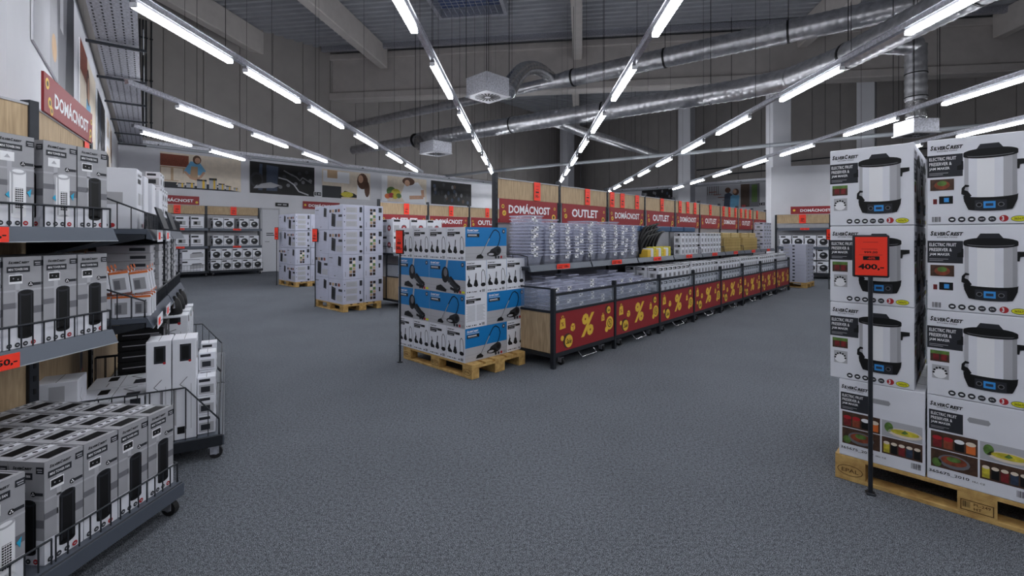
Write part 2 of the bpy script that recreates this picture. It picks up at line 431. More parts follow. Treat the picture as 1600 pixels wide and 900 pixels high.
bands(t, [((x, 14.55-(x-1.7)*.6923, h1), (1, -.69)) for x in (1.9, 4.2, 6.6, 9)], .26)
d2 = ribbed([(-3.4, 17.3, h2), (0, 15, h2), (5.6, 11.35, h2), (6.3, 10.6, h2), (6.62, 9.5, h2), (6.7, 7.7, h2), (6.9, 3.5, h2), (7.0, -2, h2)], [.25]*8, M['duct'])
t2 = thing('air_duct', d2, 'lower thick spiral duct that bends toward the camera at upper right', 'air duct')
link('narrow_run', ribbed([(-6.6, 19.45, h2), (-3.38, 17.28, h2)], [.17, .18], M['duct']), t2)
bands(t2, [((0, 15, h2), (1, -.66)), ((2.6, 13.3, h2), (1, -.66)), ((5.0, 11.75, h2), (1, -.66)), ((6.62, 9.2, h2), (.05, -1)), ((6.75, 6.7, h2), (.05, -1)), ((-3.6, 17.45, h2), (1, -.66))], .25)
t3 = thing('air_duct', ribbed([(1.3, 14.5, h2), (2.4, 16, h2), (6.3, 20.4, h2)], [.16]*3, M['duct']), 'thin branch duct running back from the lower thick duct above the centre', 'air duct')
def diffuser(px, Z, zb, label, sz=.6, ang=pi/4, hh=.38):
    X = (px-800)/F*Z
    t = thing('ceiling_diffuser', None, label, 'air diffuser', (X, Z, zb), ang)
    mb = MB(); mb.cbox(-sz/2, -sz/2, .02, sz/2, sz/2, hh, .008, M['galv']); link('plenum_box', mb, t)
    mb = MB(); mb.box(-sz/2-.02, -sz/2-.02, 0, sz/2+.02, sz/2+.02, .02, M['cardg2']); link('face_plate', mb, t)
    vm = MB()
    vm.add([(.06, -.012, -.002), (.06, .012, -.002), (sz*.42, .022, -.002), (sz*.42, -.022, -.002)], [(0, 1, 2, 3)], M['black']); me = vm.mesh('slot')
    for i in range(20): link('slot', me, t, (0, 0, 0), 2*pi*i/20)
    wm = MB()
    for a in (-1, 1):
        for b in (-1, 1): wm.tube([(a*sz/2, b*sz/2, hh), (a*sz/2, b*sz/2, ROOF-zb)], .006, M['black'], 4)
    link('suspension_wire', wm, t); return X, Z
dx, dy = diffuser(762, 9.2, H+2.72, 'square ceiling air diffuser box left of the foil elbow, centre top')
diffuser(681, 15.5, H+2.7, 'smaller looking air diffuser box hanging in the distance left of centre', .75)
diffuser(1431, 9.0, H+1.93, 'air diffuser box hanging behind the boiler cartons under a vertical duct', .48, 0, .28)
# foil elbow between diffuser box and thick duct, as a flexible hose
def arc(p, q, c, n=14):
    return [[(1-t)**2*p[k]+2*t*(1-t)*c[k]+t*t*q[k] for k in range(3)] for t in [i/n for i in range(n+1)]]
def hose(name, pts, r, label):
    rr = [r*(1+.08*((i % 2)*2-1)) for i in range(len(pts))]
    return thing(name, MB().tube(pts, rr, M['foil'], 18), label, 'air hose')
def P3(px, py, Z): return [(px-800)/F*Z, Z, H+(HY-py)/F*Z]
def smooth_path(k, n=8):
    out = []
    for i in range(len(k)-1):
        p0, p1, p2, p3 = k[max(0, i-1)], k[i], k[i+1], k[min(len(k)-1, i+2)]
        for j in range(n):
            t = j/n; out.append([.5*(2*p1[a]+(p2[a]-p0[a])*t+(2*p0[a]-5*p1[a]+4*p2[a]-p3[a])*t*t+(-p0[a]+3*p1[a]-3*p2[a]+p3[a])*t**3) for a in range(3)])
    return out+[k[-1]]
hose('foil_hose', smooth_path([P3(793, 144, 9.5), P3(804, 124, 10.3), P3(820, 108, 11.8), P3(842, 108, 13.4), P3(864, 124, 15.0)], 9), .17, 'crumpled foil hose arching from the centre diffuser box to the upper duct')
hose('foil_hose', arc((-3.4, 17.2, h2), (-2.75, 15.9, H+2.9), (-3.3, 15.9, H+3.0), 20), .16, 'foil hose joining the distant diffuser box to the lower duct')
vd = thing('vertical_duct', ribbed([(7.78, 9.0, h2+.1), (7.78, 9.0, H+2.6)], [.17, .17], M['duct']), 'vertical spiral duct dropping from the lower thick duct at right', 'air duct')
link('side_branch', ribbed([(6.6, 8.9, h2+.1), (7.8, 9.0, h2+.1)], [.17, .17], M['duct']), vd)
for z in (H+3.1, H+2.65): link('hanger_band', MB().tube([(7.78, 9, z), (7.78, 9, z+.02)], .182, M['black'], 20), vd)
hose('foil_hose', [(7.78, 9.0, H+2.6-.03*i) for i in range(13)], .16, 'crinkled foil hose between the vertical duct and its diffuser box at right')
for i, px in enumerate((214, 218, 223, 228, 236)):
    mb = MB(); mb.tube([(0, -.06, 4.7), (0, -.06, 8.6)], .02, M['dark'], 6)
    for z in (5.2, 6.6, 8.0): mb.box(-.04, -.08, z, .04, 0, z+.03, M['dark'])
    thing('conduit', mb, 'vertical dark conduit high in the far left corner, %s from the corner' % ORD[i], 'pipe', FB.p(wt(FB, px), 0), FB.rz)
# long pale pipe in the distance
mb = MB(); mb.tube([(-4, 25.2, 4.6), (.3, 22, 4.6), (9, 16.4, 4.6), (16, 11.9, 4.6)], .07, M['striplight'], 10)
for x, y in ((2, 20.9), (5, 18.97), (8, 17.04), (12, 14.5)): mb.tube([(x, y, 4.6), (x, y, ROOF)], .007, M['black'], 4)
thing('ceiling_pipe', mb, 'long thin pale pipe hanging across the hall beyond the ducts', 'pipe')
# thin dark pipe bundle beneath girder
for i, (z, y) in enumerate(((5.2, 1.4), (4.9, .9))):
    mb = MB(); mb.tube([(9, -y, z), (27, -y, z)], .03, M['dark'], 6); thing('conduit', mb, ('upper', 'lower')[i]+' dark conduit pipe running along the hall at the far right columns', 'pipe', FRt.p(0, 0), FRt.rz)
# cable tray along the left wall
mb = MB(); ty0, ty1 = -.62, -.12; TL = LL-.3
t = thing('cable_tray', None, 'wide perforated galvanised cable tray running along the left wall', 'cable tray', FL.p(0, 0), FL.rz)
for x in range(7):
    a, b = 1+x*(TL-1)/7, 1+(x+1)*(TL-1)/7
    mb = MB(); mb.box(a+.01, ty0, 4.40, b-.01, ty1, 4.405, M['galv']); mb.box(a+.01, ty0-.004, 4.40, b-.01, ty0, 4.5, M['galv']); mb.box(a+.01, ty1, 4.40, b-.01, ty1+.004, 4.5, M['galv'])
    for j in range(int((b-a)/.12)):
        for q in range(5):
            xx = a+.05+j*.12+(q % 2)*.03; yy = ty0+.05+q*.1
            mb.box(xx, yy, 4.397, xx+.05, yy+.02, 4.4, M['blk2'])
    link('tray_section', mb, t)
    mb = MB(); mb.box(b-.02, ty0-.1, 4.34, b+.02, 0, 4.38, M['dark']); mb.tube([(b, ty0-.06, 4.3), (b, ty0-.06, 4.7)], .008, M['striplight'], 6); link('support_arm', mb, t)

# ================================================================ POSTERS
def poster(fr, t0, t1, z0, z1, fn, label):
    w_, h_ = t1-t0, z1-z0
    mb = MB(); mb.box(0, -.015, 0, w_, 0, h_, M['white']); P = Print(w_, h_); fn(P); mb.put(P, (0, -.015, 0), (1, 0, 0), (0, 0, 1))
    return thing('wall_poster', mb, label, 'poster', fr.p(t0, -.004, z0), fr.rz)
def a_kitchen(P):
    P.rect(0, 0, 1, 1, M['cream']); P.rect(0, .62, .33, .95, M['mahog'], 2); P.rect(0, .2, .31, .6, M['tan'], 2)
    for x in (.0, .14): P.rect(x+.01, .22, x+.12, .57, M['cream'], 3)
    P.rect(0, 0, 1, .17, M['blk2'], 2); P.poly([(.62, .12), (1, 0), (1, .2)], M['cream'], 3)
    P.poly([(.18, .1), (.48, .1), (.5, .4), (.44, .72), (.33, .72), (.26, .4)], M['cream'], 3)
    P.poly([(.27, .5), (.35, .8), (.46, .8), (.54, .55), (.47, .42), (.32, .42)], M['shirt'], 4)
    P.poly([(.34, .3), (.44, .3), (.44, .66), (.36, .66)], M['tan'], 5)
    P.ell(.43, .86, .052, .13, M['hair'], 5); P.ell(.437, .84, .034, .085, M['skin'], 6)
    P.stroke([(.28, .5), (.36, .32), (.43, .28)], .03, M['skin'], 6); P.stroke([(.52, .52), (.47, .35), (.43, .3)], .03, M['skin'], 6)
    for x, w_, h_ in ((.2, .08, .12), (.3, .1, .14), (.43, .12, .26), (.58, .1, .32), (.7, .08, .18), (.8, .07, .12), (.9, .06, .08)):
        P.rect(x, .04, x+w_, .04+h_, M['cardg2'], 6); P.rect(x+w_*.55, .04, x+w_*.8, .04+h_, M['yel'], 7); P.rect(x, .04+h_*.8, x+w_, .04+h_, M['blk2'], 7)
def a_car(P):
    P.rect(0, 0, 1, 1, M['black']); P.poly([(.12, .1), (.4, .1), (.42, .9), (.14, .95)], M['navy'], 2); P.rect(.18, 0, .24, 1, M['black'], 3)
    P.ell(.1, .42, .1, .25, M['blk2'], 3); P.ell(.1, .42, .07, .18, M['black'], 4)
    P.poly([(.05, .15), (.35, .2), (.45, .3), (.3, .38), (.1, .28)], M['cardg'], 4)
    P.stroke([(.42, .55), (.55, .5), (.66, .36), (.74, .14), (.9, .04)], .02, M['cardg2'], 5)
    P.stroke([(.5, .8), (.6, .7), (.7, .62), (.76, .5), (.8, .62), (.95, .45)], .02, M['cardd'], 5)
    for i in range(9): P.ell(.45+.06*i, .25+.07*((i*5) % 9), .03, .06, M['blk2'] if i % 2 else M['cardd'], 4)
def a_bread(P):
    P.rect(0, 0, 1, 1, M['cream']); P.rect(.02, .55, .55, .95, M['white'], 2); P.rect(.1, .7, .3, .98, M['tan'], 3); P.rect(0, 0, .38, .42, M['blk2'], 3)
    P.poly([(.33, .05), (.45, .28), (.65, .2), (.78, .05)], M['black'], 4); P.ell(.5, .15, .13, .1, M['soup'], 5)
    P.poly([(.7, 0), (.72, .55), (.8, .7), (.95, .5), (1, 0)], M['white'], 5); P.ell(.83, .68, .12, .3, M['hair'], 6); P.ell(.79, .76, .055, .15, M['skin'], 7)
    P.ell(.93, .4, .06, .3, M['hair'], 6)
def a_fruit(P):
    P.rect(0, 0, 1, 1, M['cream']); P.rect(0, 0, .12, 1, M['white'], 2)
    P.poly([(.4, .25), (.5, .75), (.8, .85), (.95, .5), (.98, 0), (.5, 0)], M['white'], 3); P.ell(.58, .85, .14, .16, M['hair'], 4); P.ell(.55, .78, .06, .13, M['skin'], 5)
    P.stroke([(.9, .55), (.92, .25), (.6, .2)], .07, M['skin'], 5); P.ell(.2, .4, .1, .18, M['green'], 5); P.ell(.3, .35, .1, .16, M['soup'], 6)
    for i in range(4): P.ell(.12+.08*i, .2+.04*(i % 2), .06, .1, (M['orange'], M['redp'], M['soup'], M['green'])[i], 7)
def a_dark(P):
    P.rect(0, 0, 1, 1, M['black'])
    for i in range(26):
        x, y = random.random()*.9, random.random()*.8; P.ell(x+.04, y+.08, .03, .09, random.choice((M['blk2'], M['brn'], M['navy'], M['cardd'])), 2+i % 3)
def a_couple(P):
    P.rect(0, 0, 1, 1, M['cardg2']); P.rect(.66, 0, .82, 1, M['brn'], 2); P.rect(.82, 0, 1, 1, M['cardd'], 2); P.rect(.86, .2, .96, .95, M['green'], 3)
    for i in range(7): P.rect(.02+i*.035, .6, .03+i*.035, 1, M['brn'], 3)
    for i in range(5): P.rect(.05+i*.09, .72-i*.13, .2+i*.09, .75-i*.13, M['mahog'], 3)
    P.poly([(.34, 0), (.36, .6), (.44, .68), (.52, .55), (.5, 0)], M['navy'], 4); P.poly([(.46, 0), (.47, .5), (.56, .62), (.64, .5), (.62, 0)], M['shirt'], 5)
    P.ell(.42, .78, .055, .12, M['hair'], 5); P.ell(.57, .68, .06, .15, M['hair'], 6); P.ell(.55, .7, .035, .1, M['skin'], 7); P.rect(.68, 0, .75, .1, M['redp'], 4)
def a_steel(P):
    P.rect(0, 0, 1, 1, M['cardd']); P.poly([(0, 0), (.35, 0), (.3, 1), (0, 1)], M['cardg2'], 2); P.poly([(.3, 0), (.5, 0), (.45, 1), (.3, 1)], M['cardg'], 3)
    P.poly([(.7, 0), (1, 0), (1, 1), (.78, 1)], M['blk2'], 2); P.rect(.55, .45, .64, .75, M['cardg2'], 3); P.ell(.4, .2, .06, .1, M['tan'], 4)
def a_cook2(P):
    P.rect(0, 0, 1, 1, M['cream']); P.rect(0, .7, .4, 1, M['mahog'], 2); P.ell(.45, .7, .1, .2, M['hair'], 3); P.ell(.47, .68, .06, .14, M['skin'], 4); P.poly([(.3, .1), (.35, .55), (.6, .55), (.65, .1)], M['shirt'], 3); P.rect(0, 0, 1, .12, M['blk2'], 4)
for a, b, fn, lb in ((250, 376, a_kitchen, 'wall poster of a woman in a blue shirt cooking in a kitchen'), (390, 491, a_car, 'dark wall poster of a close-up car interior, second from the left corner'),
                     (503, 578, a_bread, 'wall poster of a long-haired woman behind a dish of bread'), (596, 666, a_fruit, 'wall poster of a woman in white with bowls of fruit'),
                     (673, 736, a_dark, 'dark wall poster right of the woman with fruit')):
    poster(FB, wt(FB, a), wt(FB, b), 3.08, 4.3, fn, lb)
poster(FRt, wt(FRt, 1104), wt(FRt, 1187), 3.05, 4.35, a_couple, 'wall poster of a couple before a staircase, near the white column')
poster(FRt, wt(FRt, 1003), wt(FRt, 1051), 3.3, 4.4, a_dark, 'dark wall poster left of the staircase poster, above the gondola row')
t_ = [wt(FL, x) for x in (47, 112, 122, 147, 150, 162, 165, 173)]
poster(FL, t_[0], t_[1], 2.98, 4.3, a_steel, 'large steel-grey wall poster nearest the camera on the left wall')
poster(FL, t_[2], t_[3], 2.7, 4.1, a_cook2, 'second poster from the camera on the left wall, pale with a figure')
poster(FL, t_[4], t_[5], 2.7, 4.1, a_car, 'third poster from the camera on the left wall, dark')
poster(FL, t_[6], t_[7], 2.7, 4.1, a_bread, 'fourth and farthest poster on the left wall')
for fr, px, z, lb in ((FB, 241, 3.12, 'small exit pictogram left of the kitchen poster'), (FB, 496, 3.12, 'small exit pictogram right of the car interior poster'), (FRt, 1191, 3.1, 'small exit pictogram right of the staircase poster')):
    mb = MB(); mb.cbox(-.16, -.03, 0, .16, 0, .17, .004, M['white']); P = Print(.32, .17)
    P.rect(.04, .06, .96, .94, M['blk2']).poly([(.5, .5), (.65, .7), (.65, .57), (.9, .57), (.9, .43), (.65, .43), (.65, .3)], M['white'], 2).circ(.28, .75, .05, M['white'], 2).stroke([(.28, .65), (.24, .4), (.34, .2)], .06, M['white'], 2)
    mb.put(P, (-.16, -.03, 0), (1, 0, 0), (0, 0, 1)); thing('exit_sign', mb, lb, 'sign', fr.p(wt(fr, px), -.005, z), fr.rz)

# ================================================================ PALLETS
def pallet(fr, label, along_x=True):
    """1.2 x 0.8 pallet; origin at its front left corner"""
    t = thing('wooden_pallet', None, label, 'pallet', fr.p(0, 0), fr.rz)
    LX = 1.2; WY = .8
    def piece(nm, x0, y0, z0, x1, y1, z1, P=None):
        mb = MB()
        if along_x:
            mb.cbox(x0, y0, z0, x1, y1, z1, .002, M['pallet'])
            if P and y0 < .01: mb.put(P, (x0, y0, z0), (1, 0, 0), (0, 0, 1))
        else:
            mb.cbox(y0, x0, z0, y1, x1, z1, .002, M['pallet'])
            if P and y0 < .01: mb.put(P, (y0, x1, z0), (0, -1, 0), (0, 0, 1))
        link(nm, mb, t)
    for y0, wd in ((0, .145), (.189, .1), (.3275, .145), (.511, .1), (.655, .145)): piece('deck_board', 0, y0, .122, LX, y0+wd, .144)
    for x0 in (0, .5275, 1.055): piece('stringer_board', x0, 0, .1, x0+.145, WY, .122)
    for i, x0 in enumerate((0, .5275, 1.055)):
        for y0, wd in ((0, .1), (.3275, .145), (.7, .1)):
            P = Print(.145, .078)
            if i == 1: P.rect(.08, .15, .92, .2, M['burn']).rect(.08, .8, .92, .85, M['burn']).rect(.08, .15, .11, .85, M['burn']).rect(.89, .15, .92, .85, M['burn']).barcode(.14, .35, .2, .4, 1).text('PL-249', .42, .55, .42, .18, M['burn'], 1).text('HT', .42, .28, .2, .18, M['burn'], 1)
            else:
                P.stroke([(.5+.42*cos(q/12*2*pi), .5+.38*sin(q/12*2*pi)) for q in range(13)], .025, M['burn'], 1); P.text('EPAL', .22, .36, .56, .28, M['burn'], 1)
            piece('block', x0, y0, .022, x0+.145, y0+wd, .1, P)
    for y0, wd in ((0, .1), (.3275, .145), (.7, .1)): piece('bottom_board', 0, y0, 0, LX, y0+wd, .022)
    return t

# ================================================================ CARTONS
def carton(name, w_, d, h, body, front=None, back=None, left=None, right=None, top=None, flap=True, b=.003):
    mb = MB(); mb.cbox(-w_/2, -d/2, 0, w_/2, d/2, h, b, body)
    if front: mb.put(front, (-w_/2, -d/2, 0), (1, 0, 0), (0, 0, 1))
    if back: mb.put(back, (w_/2, d/2, 0), (-1, 0, 0), (0, 0, 1))
    if left: mb.put(left, (-w_/2, d/2, 0), (0, -1, 0), (0, 0, 1))
    if right: mb.put(right, (w_/2, -d/2, 0), (0, 1, 0), (0, 0, 1))
    if top: mb.put(top, (-w_/2, -d/2, h), (1, 0, 0), (0, 1, 0))
    if flap: mb.box(-w_/2+.004, -.0015, h-.002, w_/2-.004, .0015, h+.0006, M['cardd'])
    return mb.mesh(name)

def cooker(P, x0, y0, x1, y1):
    """printed preserving cooker in the rectangle x0..x1, y0..y1"""
    fx = lambda a: x0+a*(x1-x0); fy = lambda a: y0+a*(y1-y0)
    def pl(pts, m, l): P.poly([(fx(a), fy(b)) for a, b in pts], m, l)
    cv = lambda x, d: d*(1-(2*x-1)**2)**.5          # sag of an elliptical rim at x
    N = 12; xs = [.02+.96*i/N for i in range(N+1)]
    for i in range(N):
        m = ('cardg2', 'card', 'card', 'white', 'white', 'white', 'white', 'card', 'card', 'cardg2', 'cardg2', 'cardg')[i]
        pl([(xs[i], .24-cv(xs[i], .03)), (xs[i+1], .24-cv(xs[i+1], .03)), (xs[i+1], .86), (xs[i], .86)], M[m], 3)
    pl([(.0, .25)]+[(x, .25-cv(x, .04)) for x in xs]+[(1, .25), (.985, .16), (.93, .07)]+[(x, .06-cv(x, .05)) for x in xs[-2:0:-1]]+[(.07, .07), (.015, .16)], M['black'], 4)
    pl([(.0, .83)]+[(x, .83-cv(x, .045)) for x in xs]+[(1, .83), (1, .88)]+[(x, .88+cv(x, .06)) for x in xs[::-1]]+[(0, .88)], M['black'], 4)
    pl([(.06, .84)]+[(x, .845-cv(x, .035)) for x in xs[1:-1]]+[(.94, .84)]+[(x, .855-cv(x, .035)) for x in xs[-2:0:-1]], M['cardd'], 5)
    pl([(.25, .93), (.32, 1), (.66, 1), (.74, .93)], M['blk2'], 5); 
    pl([(-.12, .64), (.0, .64), (.0, .77), (-.04, .77), (-.04, .72), (-.12, .7)], M['black'], 4)
    pl([(.98, .6), (1.02, .6), (1.03, .66), (1.18, .68), (1.18, .74), (.98, .74)], M['black'], 4)
    pl([(.0, .2), (.04, .32), (.1, .3), (.16, .24), (.1, .2), (.05, .22)], M['black'], 5); pl([(-.04, .27), (-.03, .36), (.04, .41), (.11, .4), (.11, .375), (.04, .37), (.02, .33), (.09, .31), (.14, .25), (.12, .22), (.02, .25)], M['black'], 6)
    pl([(.22, .02), (.8, .02), (.8, .17), (.22, .17)], M['blk2'], 5); pl([(.38, .05), (.6, .05), (.6, .15), (.38, .15)], M['lcd'], 6)
    for a in (.3, .7): P.circ(fx(a), fy(.1), .03*(x1-x0)/.5, M['cardd'], 6); P.circ(fx(a), fy(.1), .021*(x1-x0)/.5, M['black'], 7)
    pl([(.42, .08), (.56, .08), (.56, .12), (.42, .12)], M['navy'], 7)
def icons(P, xs, y, r, m='blk2'):
    for i, x in enumerate(xs):
        P.circ(x, y, r, M[m], 2); P.ell(x, y, r*.55, r*.3*P.w/P.h, M['white'], 3) if i < 3 else P.text(('27L', '1800W')[i % 2], x-r*.6, y-r*.2*P.w/P.h, r*1.2, r*.45*P.w/P.h, M['white'], 3)
def pres_text(P, x, y, w_, h_):
    P.rect(x, y, x+w_, y+h_, M['blk2'], 1)
    for i, (s_, f) in enumerate((('ELECTRIC FRUIT', .86), ('PRESERVER &', .72), ('JAM MAKER', .66))): P.text(s_, x+.02, y+h_*(.75-.225*i), (w_-.04)*f, h_*.15, M['white'], 2, 0, .015)
    P.rect(x+.02, y+h_*.17, x+w_*.6, y+h_*.19, M['cardg2'], 2); P.rect(x+.02, y+h_*.1, x+w_*.45, y+h_*.12, M['cardg2'], 2)
def pres_front(w_, h_, v=0):
    P = Print(w_, h_)
    P.logo(.03, .875, .33, .055, M['black']); P.text('KITCHEN TOOLS', .1, .85, .2, .014, M['blk2'])
    pres_text(P, 0, .555, .355, .26)
    cooker(P, .36, .14, .86, .9)
    P.rect(.03, .40, .225, .53, M['brn'], 1); P.rect(.06, .42, .12, .49, M['jam'], 2); P.rect(.14, .42, .2, .49, M['jam'], 2); P.rect(.03, .49, .225, .53, M['green'], 2)
    if v:
        P.rect(.03, .40, .27, .53, M['brn'], 3); P.ell(.15, .46, .08, .05, M['mahog'], 4); P.ell(.15, .48, .05, .03, M['green'], 5)
        P.rect(.12, .24, .26, .33, M['black'], 1); P.rect(.17, .26, .22, .31, M['lcd'], 2); P.rect(.06, .24, .1, .3, M['jam'], 1); P.barcode(.05, .03, .09, .06)
    else:
        P.rect(.05, .2, .22, .36, M['cardg2'], 1); P.ell(.13, .26, .07, .055, M['white'], 2)
        for i in range(7): P.circ(.13+.065*cos(pi*i/6), .27+.06*sin(pi*i/6), .013, M['black'], 3)
    icons(P, (.25, .345, .44, .535, .63), .055, .037)
    P.circ(.735, .06, .042, M['redp'], 2); P.text('3', .715, .035, .022, .05, M['white'], 3, 0, .03)
    P.ell(.87, .055, .075, .033, M['blk2'], 2, 20); P.ell(.87, .055, .07, .028, M['yelo'], 3, 20); P.text('365675', .825, .043, .09, .024, M['black'], 4)
    return P
def pres_side(w_, h_):
    P = Print(w_, h_)
    P.logo(.03, .88, .33, .05, M['black']); P.text('KITCHEN TOOLS', .1, .86, .2, .013, M['blk2']); pres_text(P, .02, .6, .34, .23)
    P.poly([(.42, .76), (.4, .79), (.42, .82), (.6, .82), (.62, .79), (.6, .76)], M['cardg'], 1)
    P.rect(.04, .38, .5, .58, M['brn'], 1); P.rect(.04, .16, .5, .37, M['brn'], 1); P.rect(.52, .38, .97, .58, M['cardg2'], 1); P.rect(.52, .16, .97, .37, M['brn'], 1)
    for i in range(4): P.rect(.06+.11*i, .4, .15+.11*i, .5, (M['jam'], M['mahog'], M['black'], M['orange'])[i], 2); P.ell(.105+.11*i, .51, .05, .025, (M['redp'], M['redp'], M['white'], M['cream'])[i], 3)
    P.ell(.27, .26, .16, .08, M['cardd'], 2); P.ell(.27, .27, .13, .055, M['mahog'], 3); P.ell(.27, .29, .07, .03, M['green'], 4); P.ell(.1, .22, .05, .05, M['green'], 2)
    P.ell(.78, .455, .19, .055, M['cream'], 2); P.ell(.78, .465, .16, .035, M['soup'], 3); P.poly([(.74, .46), (.78, .5), (.82, .47), (.78, .45)], M['green'], 4); P.ell(.6, .5, .05, .06, M['green'], 2)
    for i in range(5): P.rect(.54+.085*i, .18, .61+.085*i, .29, (M['soup'], M['black'], M['jam'], M['navy'], M['black'])[i], 2); P.ell(.575+.085*i, .3, .035, .02, M['cream'], 3)
    P.text('365675_2010', .02, .085, .4, .038, M['black'], 2); P.text('HU, CZ', .45, .085, .12, .022, M['black'], 2); P.barcode(.85, .06, .11, .07)
    return P
PW, PH = .384, .448
PRES = [carton('cooker_carton', PW, PW, PH, M['card'], front=pres_front(PW, PH, v), back=pres_side(PW, PH), left=pres_side(PW, PH), right=pres_front(PW, PH)) for v in (0, 1)]
PRESS = carton('cooker_carton', PW, PW, PH, M['card'], front=pres_side(PW, PH), back=pres_side(PW, PH), left=pres_front(PW, PH), right=pres_front(PW, PH))
FP = Fr(1.93, 2.79, .707, -.707)
pallet(FP, 'pale wooden pallet under the fruit preserver cartons at right')
COLN = ('left', 'middle', 'rightmost')
for lay in range(4):
    for c in range(3):
        for r in range(2):
            me = PRESS if lay == 0 else PRES[(c+(lay == 1)) % 2 if c else 0]
            ox = -.045 if (lay and c == 0) else 0
            if lay and c: ox = .0
            x = .02+PW/2+c*(PW+.008)+ox; y = .0+PW/2+r*(PW+.01)
            z = .145+lay*(PH+.003)
            tilt = (random.random()-.5)*.012
            o = thing('fruit_preserver_carton', me, '%s, %s %s column, %s' % (('food photo carton' if lay == 0 else 'white boiler carton picturing a cooker'), ('front', 'rear')[r], COLN[c], ('standing on the pallet', 'second layer', 'third layer', 'top layer')[lay]), 'carton', FP.p(x, y, z), FP.rz+tilt, 'fruit preserver cartons on the right pallet')

# price stand
def price_text(P, big='400,-', old='999,00', pc='-60%'):
    P.rect(0, 0, 1, 1, M['tag']); P.text(big, .1, .13, .8, .17, M['black'], 2, 0, .035); P.rect(.25, .4, .76, .5, M['black'], 2); P.text(pc, .38, .42, .25, .06, M['tag'], 3)
    P.text(old, .28, .56, .42, .07, M['black'], 2); P.rect(.12, .53, .85, .536, M['black'], 2); P.rect(.2, .68, .7, .69, M['redp'], 2); P.rect(.25, .86, .72, .87, M['redp'], 2)
def stand(X, Y, ztop, rz, label, sw=.185, sh=.235, big='400,-'):
    t = thing('price_stand', None, label, 'price stand', (X, Y, 0), rz)
    link('pole', MB().tube([(0, 0, .01), (0, 0, ztop-sh+.01)], .011, M['dark'], 10), t)
    link('base', MB().cbox(-.022, -.022, 0, .022, .022, .012, .003, M['dark']), t)
    mb = MB(); mb.cbox(-sw/2, -.012, ztop-sh, sw/2, .006, ztop, .006, M['dark']); link('sign_frame', mb, t)
    mb = MB(); g = .011; mb.box(-sw/2+g, -.015, ztop-sh+g, sw/2-g, -.0125, ztop-g, M['tag']); P = Print(sw-2*g, sh-2*g); price_text(P, big); mb.put(P, (-sw/2+g, -.015, ztop-sh+g), (1, 0, 0), (0, 0, 1)); link('price_card', mb, t)
stand(1.995, 2.60, H+.003, -.5, 'price stand with a red 400,- card before the fruit preserver cartons', .165, .235)

# ---------------- vacuum cleaner pallet
def vac(P, big=False):
    P.rect(0, 0, 1, 1, M['cardg2']); P.rect(0, .42, 1, 1, M['blue'], 2)
    P.rect(0, .2, 1, .21, M['cardg'], 2); P.rect(0, .1, 1, .108, M['cardg'], 2)
    P.logo(.04, .87, .26, .07, M['white'], 3); P.rect(.04, .83, .32, .84, M['white'], 3); P.rect(.04, .7, .32, .8, M['black'], 3); P.rect(.06, .75, .26, .775, M['white'], 4).rect(.06, .72, .28, .73, M['cardg'], 4)
    P.circ(.92, .88, .04, M['navy'], 3); P.text('3', .905, .86, .03, .045, M['white'], 4)
    if big:
        P.stroke([(.52, 1), (.47, .55), (.42, .2)], .045, M['cardg2'], 4); P.ell(.46, .55, .1, .25, M['black'], 5); P.ell(.47, .62, .05, .13, M['cardd'], 6); P.stroke([(.45, .6), (.6, .35), (.8, .15)], .09, M['blk2'], 5); P.stroke([(.6, .5), (.74, .3), (.86, .2), (.8, .08), (.6, .16)], .045, M['black'], 6)
        P.poly([(.2, .06), (.22, .18), (.34, .24), (.5, .1), (.48, .03)], M['black'], 6)
    else:
        P.stroke([(.36, .16), (.5, .52), (.62, .82), (.66, .9), (.72, .93), (.8, .85), (.83, .7), (.8, .52), (.76, .4)], .018, M['black'], 5); P.stroke([(.37, .17), (.56, .66)], .014, M['cardg2'], 6)
        P.poly([(.24, .06), (.27, .15), (.35, .19), (.42, .1), (.4, .05)], M['black'], 5)
        P.ell(.66, .18, .16, .08, M['black'], 5); P.circ(.78, .28, .075, M['blk2'], 6, 18); P.circ(.78, .28, .04, M['black'], 7); P.poly([(.5, .12), (.6, .32), (.76, .42), (.84, .3)], M['blk2'], 5); P.ell(.6, .17, .07, .035, M['cardg2'], 6)
    for i, x in enumerate((.72, .79, .86)): P.circ(x, .07, .026, (M['blk2'], M['blk2'], M['redp'])[i], 5)
    P.ell(.94, .07, .045, .035, M['yelo'], 5) if big else P.rect(.91, .04, .97, .1, M['cardg'], 5)
